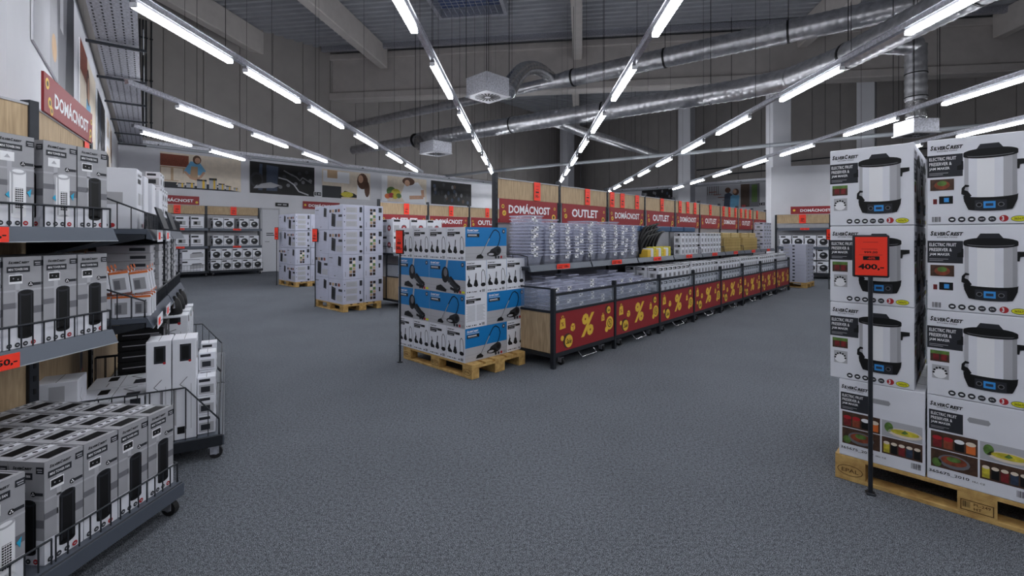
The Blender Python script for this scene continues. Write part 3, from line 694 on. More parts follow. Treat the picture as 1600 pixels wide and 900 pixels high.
def vacn(P, tools=True):
    P.rect(0, 0, 1, 1, M['card']); P.logo(.06, .9, .36, .045, M['blk2'], 2); P.rect(.05, .79, .72, .86, M['black'], 2); P.rect(.05, .73, .42, .8, M['black'], 2); P.rect(.1, .81, .5, .83, M['cardg2'], 3).rect(.1, .755, .36, .77, M['cardg2'], 3)
    if tools:
        P.poly([(.06, .3), (.16, .5), (.2, .34), (.3, .28), (.3, .22), (.1, .22)], M['black'], 2); P.stroke([(.12, .56), (.2, .4)], .03, M['black'], 2)
        P.stroke([(.48, .62), (.46, .4)], .04, M['black'], 2); P.poly([(.36, .25), (.42, .42), (.52, .42), (.58, .25), (.5, .2)], M['black'], 2)
        P.stroke([(.74, .3), (.74, .64), (.8, .72), (.88, .66), (.93, .45), (.92, .3)], .022, M['black'], 2); P.ell(.82, .26, .12, .06, M['black'], 2)
    else:
        for i in range(13): P.rect(.06+.04*(i % 2), .2+.037*i, .46, .215+.037*i, M['cardg2'], 2); P.rect(.52, .2+.037*i, .92-.05*(i % 3), .215+.037*i, M['cardg2'], 2)
    [P.rect(.06+.085*q, .05, .06+.085*q+(.04, .06, .03)[q % 3], .085, M['black'], 2) for q in range(6)]; P.circ(.68, .07, .03, M['black'], 2); P.barcode(.76, .04, .15, .08)
def vac_mesh():
    a, b, c, d = Print(.6, .345), Print(.6, .345), Print(.3, .345), Print(.3, .345)
    vac(a); vac(b, True); vacn(c); vacn(d, False)
    return carton('vacuum_carton', .597, .297, .343, M['card'], a, b, c, d)
VAC = vac_mesh()
FV = Fr(-.40, 4.66, .685, .7285)
pallet(FV, 'wooden pallet under the blue and white vacuum cleaner cartons', False)
LN_ = ('bottom', 'second', 'third', 'top')
def vput(x, y, lay, r, what):
    thing('vacuum_cleaner_carton', VAC, what, 'carton', FV.p(x, y+.1, .145+lay*.3455), FV.rz+r+(random.random()-.5)*.02, 'vacuum cleaner cartons on the centre pallet')
for lay in (0, 3):
    for j in range(4): vput(.3, .15+.3*j, lay, 0 if (j+lay) % 3 else 0, 'vacuum carton in the %s layer, white end facing left, %s from the corner' % (LN_[lay], ORD[j]))
for j in range(2): vput(.75, .3+.6*j, 0, radians(90), 'white-ended vacuum carton right of the blue bottom one, %s' % (('near the camera', 'at the back')[j],))
for i in range(3):
    for j in range(2): vput(.15+.3*i, .3+.6*j, 2, radians(90) if j+i != 5 else 0, 'vacuum carton in the third layer, %s from left, %s' % (ORD[i], ('near side', 'far side')[j]))
for j in range(2): vput(.15, .3+.6*j, 1, radians(90 if j else -90), 'second-layer vacuum carton, blue side to the left, %s' % (('at the near corner', 'at the left corner')[j],))
for j in range(4): vput(.6, .15+.3*j, 1, 0, 'second-layer vacuum carton, blue side to the right, %s from the front' % ORD[j])
stand(-1.27, 5.3, H+.065, -.55, 'price stand with a red card at the left corner of the vacuum cartons', .125, .275, '500,-')

# ---------------- oven pallets (lilac white cartons)
def ovenpic(P, x, y, s_, l=2):
    P.poly([(x, y), (x+.2*s_, y-.03*s_), (x+.22*s_, y+.33*s_), (x+.02*s_, y+.38*s_)], M['blk2'], l); P.poly([(x+.03*s_, y+.06*s_), (x+.15*s_, y+.04*s_), (x+.16*s_, y+.28*s_), (x+.04*s_, y+.3*s_)], M['black'], l+1)
def ov_a():
    P = Print(.6, .47); P.rect(0, .5, 1, .505, M['cardg'], 1); ovenpic(P, .66, .55, 1.0); P.rect(.06, .82, .3, .86, M['cardd'], 2)
    for i in range(3): P.rect(.06, .65+.05*i, .3-.03*i, .66+.05*i, M['cardg'], 2)
    P.rect(.4, .1, .5, .13, M['cardd'], 1); return P
def ov_b():
    P = Print(.6, .47); ovenpic(P, .2, .15, 1.4); P.rect(.55, .1, .95, .35, M['cardg2'], 1); 
    for i in range(4): P.rect(.06+.2*i, .7, .2+.2*i, .82, (M['brn'], M['tan'], M['blk2'], M['mahog'])[i], 2)
    P.rect(.7, .5, .95, .6, M['blk2'], 2); return P
def ov_c():
    P = Print(.42, .47)
    for j in range(6):
        for i in range(2): P.rect(.3+.16*i, .1+.13*j, .43+.16*i, .21+.13*j, (M['brn'], M['cream'], M['tan'], M['black'], M['green'])[(i*3+j*2) % 5], 2)
    P.rect(.75, .72, .92, .92, M['blk2'], 2); P.rect(.76, .4, .84, .58, M['black'], 2); P.rect(.1, .1, .12, .3, M['cardd'], 2); return P
def ov_d():
    P = Print(.42, .47)
    for j in range(3): P.rect(.15, .12+.28*j, .68, .34+.28*j, M['cardg2'], 1); P.circ(.08, .3+.25*j, .025, M['black'], 2); [P.rect(.18, .16+.28*j+.03*q, .6, .17+.28*j+.03*q, M['cardg'], 2) for q in range(5)]
    P.rect(.8, .7, .93, .92, M['blk2'], 2); P.rect(.8, .06, .93, .16, M['black'], 2); P.rect(.8, .36, .86, .5, M['black'], 2); return P
OV = carton('oven_carton', .415, .595, .467, M['cardl'], ov_c(), ov_d(), ov_a(), ov_b())
def oven_stack(fr, which, layers=4, hl=.47):
    for lay in range(layers):
        for i in range(2):
            for j in range(2):
                r = pi if (lay*3+i+j*2+(lay == 1)) % 3 == 0 else 0
                thing('oven_carton', OV, 'oven carton on the %s pallet, %s layer, %s column, %s' % (which, LN_[lay], ('left', 'right')[i], ('near side', 'far side')[j]), 'carton', fr.p(.21+.425*i, .31+.602*j, .145+lay*hl), fr.rz+r+(random.random()-.5)*.03, 'oven cartons on the %s pallet' % which)
F2 = Fr(-3.15, 8.72, .685, .7285); pallet(F2, 'wooden pallet under the nearer stack of lilac oven cartons', False); oven_stack(F2, 'nearer')
F3 = Fr(-6.0, 12.95, .685, .7285); pallet(F3, 'wooden pallet under the farther stack of lilac oven cartons', False); oven_stack(F3, 'farther', 4, .478)
stand(-3.98, 9.45, H+.14, -.5, 'price stand with a red card at the nearer oven cartons', .16, .27, '900,-')
stand(-6.85, 13.6, H+.24, -.5, 'price stand with a red card at the farther oven cartons', .17, .36, '700,-')
# right far mini pallet
F4 = Fr(8.0, 13.1, .707, .707)
mbp = pallet(Fr(8.05, 12.75, .707, .707), 'small pallet of flat white cartons beyond the gondola row', False)
flt = Print(.38, .09); flt.rect(.05, .3, .4, .7, M['cardg2'], 1).rect(.6, .3, .75, .7, M['blk2'], 1)
FLAT = carton('flat_carton', .38, .56, .095, M['cardl'], flt, flt, flt, flt)
for lay in range(11):
    for i in range(2): thing('flat_carton', FLAT, 'flat white carton, %s stack on the small far pallet, %s up' % (('left', 'right')[i], ORD[lay]), 'carton', Fr(8.05, 12.75, .707, .707).p(.2+.39*i, .3, .145+.096*lay), pi/4+(random.random()-.5)*.06, 'flat cartons on the small far pallet')
stand(8.55, 12.6, 1.62, .2, 'price stand with a red card over the small far pallet', .2, .3, '600,-')

# ================================================================ GONDOLA ROW
def caster(parent, x, y, r=.038, ht=.085):
    t = link('caster', MB().box(x-.03, y-.03, ht-.008, x+.03, y+.03, ht, M['galv']).box(x-.02, y-.03, r*.8, x-.016, y+.02, ht, M['galv']).box(x+.016, y-.03, r*.8, x+.02, y+.02, ht, M['galv']), parent)
    link('wheel', MB().tube([(x-.014, y-.012, r), (x+.014, y-.012, r)], r, M['rubber'], 16, smooth=False).tube([(x-.018, y-.012, r), (x+.018, y-.012, r)], r*.4, M['chrome'], 10), t)
def pct_art(w_, h_):
    P = Print(w_, h_); P.rect(0, 0, 1, 1, M['red'])
    P.text('%', .40, .22, .23, .62, M['yel'], 2, .12, .035)
    def tagp(x, y, s_): P.poly([(x, y), (x+.1*s_, y+.02*s_), (x+.09*s_, y+.3*s_), (x+.01*s_, y+.28*s_)], M['yel'], 2); P.circ(x+.05*s_, y+.33*s_, .02*s_, M['yel'], 2); P.circ(x+.05*s_, y+.33*s_, .011*s_, M['red'], 3); P.text('%', x+.025*s_, y+.08*s_, .045*s_, .12*s_, M['red'], 3)
    tagp(.06, .56, .9); tagp(.76, .52, .6)
    P.poly([(.23, .48), (.27, .44), (.3, .5), (.3, .62), (.26, .66), (.23, .6)], M['yel'], 2); P.stroke([(.23, .6), (.27, .57), (.3, .62)], .006, M['red'], 3); P.stroke([(.27, .57), (.27, .44)], .006, M['red'], 3)
    for x, y, r in ((.2, .22, .06), (.9, .8, .038)):
        P.circ(x-.02, y+.02, r*1.15, M['brn'], 2, 18); P.circ(x, y, r, M['yel'], 3, 18); P.text('Sale', x-r*.7, y-r*.4*w_/h_, r*1.4, r*.8*w_/h_, M['black'], 4, .3, .02)
    P.circ(.92, .42, .07, M['yel'], 2, 20); P.circ(.92, .42, .045, M['brn'], 3, 18); P.circ(.92, .42, .036, M['yel'], 4, 18); P.text('%', .9, .36, .04, .13, M['black'], 5)
    P.circ(.86, .26, .03, M['yel'], 2); P.circ(.1, .33, .025, M['yel'], 2)
    return P
def sign_art(w_, h_, word, extra=True):
    P = Print(w_, h_); P.rect(0, 0, 1, 1, M['red'])
    if word == 'OUTLET': P.text(word, .2, .36, .6, .42, M['white'], 2, 0, .03)
    else: P.text(word, .14, .40, .72, .44, M['white'], 2, 0, .03)
    for x, y, r in ((.05, .68, .022), (.07, .4, .03), (.93, .3, .035), (.95, .7, .018), (.89, .12, .02)): P.circ(x, y, r, M['yel'], 2); P.circ(x, y, r*.55, M['brn'], 3)
    P.text('%', .055, .34, .03, .12, M['yel'], 4)
    return P
BL = 1.25
def bay_meshes():
    d = {}
    d['post'] = MB().cbox(0, 0, 0, .045, .05, .868, .004, M['dark']).mesh('corner_post')
    fr = MB(); fr.box(.045, .005, .12, BL, .035, .165, M['dark']); fr.box(.045, .005, .6, BL, .03, .625, M['dark']); fr.box(.045, .005, .785, BL, .025, .812, M['dark'])
    fr.box(0, .05, .12, .03, .9, .16, M['dark']); fr.box(0, .05, .6, .02, .6, .625, M['dark']); d['frame'] = fr.mesh('bin_frame')
    p = MB(); p.box(.048, .012, .166, BL-.003, .02, .6, M['red']); p.put(pct_art(BL-.06, .434), (.05, .012, .166), (1, 0, 0), (0, 0, 1)); d['panel'] = p.mesh('front_panel')
    d['pane'] = MB().box(.048, .014, .626, BL-.003, .018, .784, M['acryl']).mesh('acrylic_pane')
    d['deck'] = MB().box(.03, .035, .14, BL-.01, .9, .16, M['dark']).mesh('base_shelf')
    sp = MB(); sp.cbox(0, .89, .0, .05, .95, 2.2, .004, M['dark'])
    for i in range(26): sp.box(.02, .887, .3+i*.07, .03, .89, .33+i*.07, M['black'])
    d['spine'] = sp.mesh('upright')
    d['back'] = MB().box(.05, .91, .16, BL, .93, 1.6, M['cardg']).mesh('back_panel')
    d['header'] = MB().box(.055, .895, 1.895, BL-.005, .92, 2.13, M['wood']).box(.05, .885, 2.13, BL, .925, 2.142, M['cardg2']).mesh('header_panel')
    sh = MB(); sh.box(.02, .36, 1.06, BL-.01, .9, 1.085, M['strip']); sh.box(.02, .36, 1.04, .04, .9, 1.08, M['dark'])
    d['shelf'] = sh.mesh('shelf')
    st = MB(); st.add([(.015, .33, 1.03), (BL-.015, .33, 1.03), (BL-.015, .36, 1.10), (.015, .36, 1.10), (.015, .365, 1.03), (BL-.015, .365, 1.03), (BL-.015, .365, 1.10), (.015, .365, 1.10)], [(0, 1, 2, 3), (5, 4, 7, 6), (0, 3, 7, 4), (1, 5, 6, 2), (3, 2, 6, 7), (0, 4, 5, 1)], M['strip'])
    d['strip'] = st.mesh('price_strip')
    d['lever'] = MB().tube([(.5, .06, .13), (.5, -.02, .05), (.8, -.02, .05), (.8, .06, .13)], .008, M['chrome'], 6).mesh('foot_lever')
    d['fence'] = MB().tube([(.0, .37, 1.1), (.0, .37, 1.2), (.0, .5, 1.22), (.0, .88, 1.22)], .008, M['dark'], 6).tube([(0, .6, 1.1), (0, .6, 1.22)], .005, M['dark'], 6).mesh('side_rail')
    return d
BM = bay_meshes()
CARDM = None
def pcard(w_, h_, big):
    mb = MB(); mb.box(-w_/2, -.002, 0, w_/2, 0, h_, M['tag']); P = Print(w_, h_)
    P.text(big, .2, .14, .6, .18, M['black'], 1, 0, .03); P.rect(.25, .42, .75, .5, M['black'], 1); P.rect(.3, .6, .7, .62, M['black'], 1); P.rect(.25, .78, .75, .8, M['redp'], 1)
    mb.put(P, (-w_/2, -.002, 0), (1, 0, 0), (0, 0, 1)); return mb.mesh('price_card')
CARDV = pcard(.13, .24, '30,-'); CARDH = pcard(.13, .06, '90,-')
def stcard():
    w_, h_ = .26, .062; mb = MB(); mb.box(-w_/2, -.003, 0, w_/2, 0, h_, M['tag']); P = Print(w_, h_)
    P.text('120,-', .55, .2, .35, .5, M['black'], 1, 0, .03); P.rect(.08, .25, .4, .4, M['black'], 1); P.rect(.08, .6, .45, .68, M['black'], 1)
    mb.put(P, (-w_/2, -.003, 0), (1, 0, 0), (0, 0, 1)); return mb.mesh('price_card')
CARDS = stcard()
def bay(fr, i, rowname, word, first=False, last=False, binpart=True, cards=(.6,)):
    t = thing('gondola_shelf', None, '%s shelf section from the near end of the %s' % (ORD[i], rowname), 'shelf unit', fr.p(0, 0), fr.rz, 'sections of the %s' % rowname)
    link('upright', BM['spine'], t); link('back_panel', BM['back'], t); link('header_panel', BM['header'], t)
    if last: link('upright', BM['spine'], t, (BL, 0, 0))
    if binpart:
        link('corner_post', BM['post'], t); link('bin_frame', BM['frame'], t); link('front_panel', BM['panel'], t); link('acrylic_pane', BM['pane'], t)
        link('base_shelf', BM['deck'], t); link('shelf', BM['shelf'], t); link('price_strip', BM['strip'], t); link('foot_lever', BM['lever'], t); link('side_rail', BM['fence'], t)
        caster(t, .22, .08); caster(t, 1.05, .08)
        if first:
            link('side_panel', MB().box(.005, .05, .166, .02, .89, .6, M['wood']), t); link('side_pane', MB().box(.008, .05, .626, .012, .6, .86, M['acryl']).box(.0, .05, .855, .02, .6, .872, M['dark']), t)
            link('side_post', MB().cbox(0, .58, .12, .03, .61, 1.05, .003, M['dark']), t)
    if last and binpart: link('corner_post', BM['post'], t, (BL, 0, 0))
    sw = 1.13
    sm = MB(); sm.box(0, -.004, 0, sw, .004, .29, M['red']); sm.put(sign_art(sw, .29, word), (0, -.004, 0), (1, 0, 0), (0, 0, 1))
    thing('hanging_sign', sm, 'red %s sign on the %s section of the %s' % (word, ORD[i], rowname), 'sign', fr.p(.06, .878, 1.6), fr.rz, 'red signs of the %s' % rowname)
    for k, c in enumerate(cards): thing('price_card', CARDV, 'upright red price card, %s on the %s header of the %s' % (('left', 'middle', 'right')[k] if len(cards) > 1 else 'alone', ORD[i], rowname), 'price card', fr.p(c*BL, .884, 1.9), fr.rz, 'header price cards')
    if binpart: thing('price_card', CARDS, 'red shelf edge price card, %s section, %s' % (ORD[i], rowname), 'price card', fr.p(.62, .336, 1.034), fr.rz, 'shelf edge price cards')
R1 = Fr(.446, 5.006, .685, .7285)
for i in range(9):
    bay(R1.sub(BL*i), i, 'centre gondola row', ('DOMÁCNOST', 'OUTLET')[i % 2], i == 0, i == 7 or i == 8, i < 8, ((.62,), (.56,), (.12, .38, .78), (.55,), (.2, .5, .8), (.5,), (.18, .5, .85), (.2, .5, .8), (.3,))[i])
R2 = Fr(-2.13, 9.1, .685, .7285)
for i in range(4): bay(R2.sub(BL*i), i, 'gondola row behind the pallets', ('OUTLET', 'DOMÁCNOST')[i % 2], i == 0, i == 3, True, ((.55,), (.55,), (.5,), (.5,))[i])

# ---------------- clear totes
def tote(w_, d, h, tp=.02, lab=True, lx=-.03):
    mb = MB(); a, b = w_/2, d/2
    v = [(-a+tp, -b+tp, 0), (a-tp, -b+tp, 0), (a-tp, b-tp, 0), (-a+tp, b-tp, 0), (-a, -b, h), (a, -b, h), (a, b, h), (-a, b, h)]
    mb.add(v, [(3, 2, 1, 0), (0, 1, 5, 4), (1, 2, 6, 5), (2, 3, 7, 6), (3, 0, 4, 7)], M['clear'])
    r = .009
    for x0, y0, x1, y1 in ((-a-r, -b-r, a+r, -b), (-a-r, b, a+r, b+r), (-a-r, -b, -a, b), (a, -b, a+r, b)): mb.box(x0, y0, h-.012, x1, y1, h, M['rim'])
    if lab:
        P = Print(.075, .05); P.rect(0, 0, 1, 1, M['white']).rect(.1, .55, .5, .85, M['blk2'], 2).rect(.6, .15, .9, .5, M['cardd'], 2)
        mb.put(P, (lx, -b+.004-r-.001, h-.06), (1, 0, 0), (0, 0, 1))
    return mb.mesh('storage_tote')
TOTES = [tote(.235, .3, .13, .025, True, lx) for lx in (-.09, -.05, -.02, .01)]; TOTEP = tote(.235, .3, .13, .025, lab=False); TSM = tote(.2, .2, .1); TSMP = tote(.2, .2, .1, lab=False)
for s_ in range(9):
    for r in range(2):
        n = (13, 12, 11, 11, 12, 11, 12, 11, 11)[s_] if r == 0 else 10
        for k in range(n):
            x = .17+s_*.285; y = .52 if r == 0 else .8
            if r and y > .75: y = .745
            if r: continue
            thing('storage_tote', TOTEP if (k*7+s_*3) % 5 == 0 else TOTES[(s_+(k*k+s_) % 2) % 4], 'clear plastic tote, %s up in the %s tall stack on the centre row' % (ORDX[k], ORD[s_]), 'storage tote', R1.p(x+(random.random()-.5)*.012, y+.02+(random.random()-.5)*.012, 1.086+.038*k), R1.rz+(random.random()-.5)*.05, 'clear totes on the upper shelf, %s stack' % ORD[s_])
for s_ in range(10):
    for r in range(2):
        n = (8, 9, 8, 9, 7, 8, 8, 9, 8, 7)[s_]-2*r+(2 if r else 0)
        for k in range(n):
            x = .17+s_*.235; y = .2+r*.27
            thing('storage_tote', TSM if k >= n-5 and r == 0 and (k+s_) % 3 else TSMP, 'small clear tote, %s up in the %s %s stack of the lower bins' % (ORD[k], ORD[s_], ('front', 'rear')[r]), 'storage tote', R1.p(x, y, .42+.05*k if not r else .45+.05*k), R1.rz+(random.random()-.5)*.15, 'small clear totes, %s stack of the %s' % (ORD[s_], ('front line', 'second line')[r]))
# a carton base lifts the small totes in the bins
for i in range(2):
    for j in range(2):
        thing('tote_carton', carton('tote_carton', .56, .6, .255, M['cardg'], flt), 'grey carton under the small clear totes in the %s lower bin, %s half' % (ORD[i], ('near', 'far')[j]), 'carton', R1.p(BL*i+.34+.58*j, .38, .161), R1.rz)

# ---------------- small cartons on the row
def small(w_, d, h, body='card', a='black'):
    P = Print(w_, h); P.rect(.1, .72, .9, .92, M[a], 1).rect(.2, .1, .8, .5, M['cardg2'], 1).rect(.3, .2, .6, .45, M['cardd'], 2).rect(.15, .78, .6, .85, M['white'], 2)
    T = Print(w_, d); T.rect(.06, .06, .94, .75, M['blk2'], 1).rect(.2, .4, .7, .5, M['card'], 2).rect(.15, .7, .6, .85, M[a], 1)
    return carton('small_carton', w_, d, h, M[body], P, P, P, P, T)
SC = small(.15, .17, .19); SC2 = small(.125, .14, .2, 'card'); SC3 = small(.22, .22, .17, 'cardl', 'blk2')
def fill(fr, me, name, x0, x1, y0, dy, z0, dz, dx, rows, lays, what, cat='carton'):
    n = int((x1-x0)/dx+.01)
    for l in range(lays):
        for r in range(rows):
            for i in range(n):
                if r and l < lays-1: continue
                thing(name, me, '%s, %s along, %s%s' % (what, ORD[min(i, 13)], ('front line', 'line two', 'line three', 'line four')[r], '' if lays == 1 else ', %s layer' % ORD[l]), cat, fr.p(x0+dx*(i+.5), y0+r*dy, z0+dz*l), fr.rz+(random.random()-.5)*.05, what)
# lower bins 3..8
for i in range(2, 8):
    f_ = R1.sub(BL*i)
    fill(f_, SC if i in (2, 4, 6) else SC2, 'small_carton', .07, 1.2, .14, .19, .162, .0 if False else .205, .16 if i in (2, 4, 6) else .14, 3 if i < 5 else 2, 4, 'small carton in the %s lower bin' % ORD[i])
# upper shelf
f_ = R1.sub(BL*3)
fill(f_, SC2, 'small_carton', .42, 1.2, .47, .16, 1.087, .203, .155, 1, 2, 'dark-banded small carton on the fourth upper shelf section')
fill(R1.sub(BL*4), SC2, 'small_carton', .07, 1.2, .47, .16, 1.087, .203, .155, 1, 2, 'dark-banded small carton on the fifth upper shelf section')
fill(R1.sub(BL*7), SC3, 'small_carton', .4, 1.2, .5, .2, 1.087, .173, .23, 1, 4, 'lilac-white carton on the eighth upper shelf section')
# black nested hangers/handles: curved black scoops
def scoop():
    n = 10; v = []; fs = []
    for i in range(n+1):
        t = i/n; a = radians(170-115*t); x = .26+.27*cos(a); z = .27*sin(a)*(.55+.45*t)*.95; w_ = .018+.008*sin(pi*t)
        th = .006+.012*sin(pi*t)
        v += [(x, -w_, z-th), (x, w_, z-th), (x, w_*.8, z+th), (x, -w_*.8, z+th)]
    for i in range(n):
        for q in range(4): fs.append((4*i+(q+1) % 4, 4*i+q, 4*i+4+q, 4*i+4+(q+1) % 4))
    fs += [(0, 1, 2, 3), (4*n+3, 4*n+2, 4*n+1, 4*n)]
    return MB().add(v, fs, M['black'], True).mesh('curved_scoop')
SCO = scoop(); R3 = R1.sub(BL*2)
for i in range(13):
    o = thing('curved_scoop', SCO, 'black curved plastic scoop on the third upper shelf, %s along' % ORD[i], 'scoop', R3.p(.36+.042*i, .5+.03*(i % 3), 1.13+.05*(i % 3)+.006*i), R3.rz, 'black curved scoops on the third upper shelf section')
    o.rotation_euler = (0, -.25-.07*(i % 3), R3.rz)
for i in range(5):
    thing('blue_crate', MB().cbox(-.26, -.12, 0, .26, .12, .09, .01, M['bluec']).box(-.23, -.09, .085, .23, .09, .092, M['blk2']), 'dusty blue crate on high stock below the signs, %s from the near end' % ORD[i], 'crate', R1.p(2.8+.56*i, .72, 1.51), R1.rz, 'blue crates on the stock below the signs')
    thing('stock_carton', carton('stock_carton', .5, .22, .42, M['cardg'], flt), 'grey stock carton under the blue crates, %s from the near end' % ORD[i], 'carton', R1.p(2.8+.56*i, .74, 1.087), R1.rz)
for i in range(9):
    thing('cleaning_pad', MB().cbox(-.05, -.08, 0, .05, .08, .13+.02*(i % 3), .012, (M['yel'], M['card'], M['soup'])[i % 3]), '%s boxed pad beneath the black scoops, %s from the left' % (('yellow', 'white', 'mustard')[i % 3], ORD[i]), 'box', R3.p(.42+.09*i, .45, 1.087), R3.rz)
# wooden goods bays 6, 7
def board(): 
    mb = MB(); mb.cbox(-.14, -.012, 0, .14, .012, .3, .008, M['tanwood']); P = Print(.28, .3); P.rect(.3, .2, .7, .5, M['card'], 1).rect(.35, .35, .65, .45, M['blk2'], 2); mb.put(P, (-.14, -.012, 0), (1, 0, 0), (0, 0, 1)); return mb.mesh('cutting_board')
BRD = board()
for b_ in (5, 6):
    f_ = R1.sub(BL*b_)
    for i in range(12):
        thing('cutting_board', BRD, 'wooden cutting board in the %s upper shelf section, %s along' % (ORD[b_], ORD[i]), 'cutting board', f_.p(.15+.09*i, .52, 1.087), f_.rz+1.2, 'wooden boards on the %s upper shelf section' % ORD[b_])
    for i in range(2):
        for k in range(3): thing('wooden_tray', MB().cbox(-.26, -.18, 0, .26, .18, .035, .01, M['tanwood']).box(-.23, -.15, .034, .23, .15, .036, M['tan']), 'flat wooden tray in the %s section, %s pile, %s up' % (ORD[b_], ('left', 'right')[i], ORD[k]), 'tray', f_.p(.34+.57*i, .62, 1.39+.037*k), f_.rz)
# row 2 goods
fan2 = Print(.42, .36); fan2.rect(.05, .8, .4, .92, M['black'], 1).circ(.62, .45, .16, M['cardd'], 1).circ(.62, .45, .12, M['redp'], 2).circ(.62, .45, .05, M['white'], 3).rect(.05, .2, .35, .6, M['cardg2'], 1)
RF = carton('fan_carton', .4, .4, .34, M['card'], fan2, fan2, fan2, fan2)
for i in range(3):
    for k in range(2): thing('small_appliance_carton', RF, 'carton with red round picture behind the pallets, %s along, %s' % (ORD[i], ('lower', 'upper')[k]), 'carton', R2.p(.25+.42*i, .62, 1.087+.345*k), R2.rz)
fill(R2, SC3, 'small_carton', .07, 1.2, .2, .2, .162, .173, .23, 1, 3, 'white carton in the bin behind the pallets')

# ================================================================ LEFT SHELVES
def side_poly(mb, x, y0, y1, zb, hs, hf, dirn=1):
    """wire side of a basket: high at back, chamfered down to the front"""
    r = .0035; yb = y1
    mb.tube([(x, yb, zb+hs), (x, y0+.2, zb+hs), (x, y0+.02, zb+hf), (x, y0+.02, zb)], r*1.5, M['dark'], 6)
    n = int((yb-y0)/.06)
    for i in range(n+1):
        y = y0+.02+i*(yb-y0-.02)/n; z = hs if y > y0+.2 else hf+(hs-hf)*(y-y0-.02)/.18
        mb.tube([(x, y, zb), (x, y, zb+z)], r, M['dark'], 4, False)
def front_wire(mb, x0, x1, y, zb, hf, step=.045):
    mb.tube([(x0, y, zb+hf), (x1, y, zb+hf)], .005, M['dark'], 6); n = int((x1-x0)/step)
    for i in range(n+1): mb.tube([(x0+i*(x1-x0)/n, y, zb), (x0+i*(x1-x0)/n, y, zb+hf)], .003, M['dark'], 4, False)
def wall_bay(fr, label, L=BL, D=.93, header=True, leftside=True, rightside=True, hs=(.33, .18, .18), hf=.1, mids=(.945, 1.48), cart=(.62,)):
    t = thing('shelf_unit', None, label, 'shelf unit', fr.p(0, 0), fr.rz)
    for x in (0, L-.0):
        mb = MB(); mb.cbox(x-.02, D-.06, .05, x+.03, D, 2.17 if header else 1.9, .003, M['dark'])
        for i in range(22): mb.box(x, D-.063, .3+i*.07, x+.012, D-.06, .33+i*.07, M['black'])
        link('upright', mb, t)
    pw = (L-.05)/3
    for k, (a, b) in enumerate(((.1, .75), (.755, 1.3), (1.305, 1.86))): link('back_panel', MB().box(.03, D-.04, a, L-.02, D-.02, b, M['wood']), t)
    if header: link('header_panel', MB().box(.03, D-.05, 1.865, L-.02, D-.03, 2.14, M['wood']).box(.03, D-.055, 2.14, L-.02, D-.025, 2.152, M['cardg2']), t)
    link('base_shelf', MB().cbox(.0, .0, .085, L-.005, D-.06, .155, .004, M['dark']).box(.004, .004, .156, L-.009, D-.06, .158, M['strip']), t)
    link('price_strip', MB().box(.004, -.008, .088, L-.009, -.001, .152, M['strip']), t)
    for z in mids:
        y0 = .37
        link('shelf', MB().cbox(.01, y0+.02, z-.035, L-.015, D-.06, z, .004, M['strip']), t)
        link('price_strip', MB().add([(.01, y0-.012, z-.068), (L-.015, y0-.012, z-.068), (L-.015, y0+.02, z), (.01, y0+.02, z), (.01, y0+.024, z-.06), (L-.015, y0+.024, z-.06)], [(0, 1, 2, 3), (1, 0, 4, 5), (0, 3, 4), (1, 5, 2)], M['strip']).box(.01, y0-.013, z-.070, L-.015, y0-.008, z-.066, M['striplight']), t)
        for x in (.01, L-.03): link('bracket', MB().add([(x, D-.06, z-.16), (x, D-.06, z-.036), (x, y0+.03, z-.036), (x, y0+.03, z-.06), (x+.006, D-.06, z-.16), (x+.006, D-.06, z-.036), (x+.006, y0+.03, z-.036), (x+.006, y0+.03, z-.06)], [(0, 1, 2, 3), (7, 6, 5, 4), (0, 3, 7, 4), (3, 2, 6, 7)], M['dark']), t)
    for n_, (z, y0) in enumerate(((.157, .0), (mids[0], .38), (mids[1], .38))):
        for a, b, ls, rs in ((.01, L/2-.008, leftside, False), (L/2+.008, L-.02, False, rightside)):
            mb = MB(); front_wire(mb, a, b, y0+.02, z, hf)
            if ls: side_poly(mb, a, y0, D-.08, z, hs[n_], hf)
            if rs: side_poly(mb, b, y0, D-.08, z, hs[n_], hf)
            link('wire_basket', mb, t)
    caster(t, .04, .05); caster(t, L-.045, .05)
    return t
dU = (sin(radians(5)), cos(radians(5)))
U1 = Fr(-1.72-1.25*dU[0], 2.45-1.25*dU[1], *dU); U0 = U1.sub(-BL)
U2 = Fr(-1.87, 3.02, -.522, .853); U3 = U2.sub(BL+.01)
wall_bay(U1, 'grey metal shelf unit full of tower fan cartons nearest the camera on the left', hs=(.12, .12, .12), leftside=False)
wall_bay(U0, 'shelf unit beside the camera at the left edge, continuing the tower fan shelves', rightside=False)
wall_bay(U2, 'shelf unit turned away behind the tower fans, under the left DOMÁCNOST sign')
wall_bay(U3, 'low shelf unit behind the turned one, stacked with flat cartons', header=False)
# sign over U2
sm = MB(); sm.box(0, -.006, 0, 1.12, .006, .225, M['red']); P = Print(1.12, .225); P.rect(0, 0, 1, 1, M['red']).text('DOMÁCNOST', .17, .25, .72, .5, M['white'], 2, 0, .03)
for x, y, r in ((.05, .75, .03), (.09, .3, .03), (.12, .12, .025), (.95, .3, .03), (.97, .7, .02), (.93, .1, .02)): P.circ(x, y, r, M['yel'], 2).circ(x, y, r*.5, M['brn'], 3)
sm.put(P, (0, -.006, 0), (1, 0, 0), (0, 0, 1)); thing('hanging_sign', sm, 'red DOMÁCNOST sign on top of the left shelf nearest the wall posters', 'sign', U2.p(.1, .87, 2.15), U2.rz)
thing('price_card', CARDV, 'red price card at the right end of the header under the left DOMÁCNOST sign', 'price card', U2.p(1.1, .872, 1.9), U2.rz)
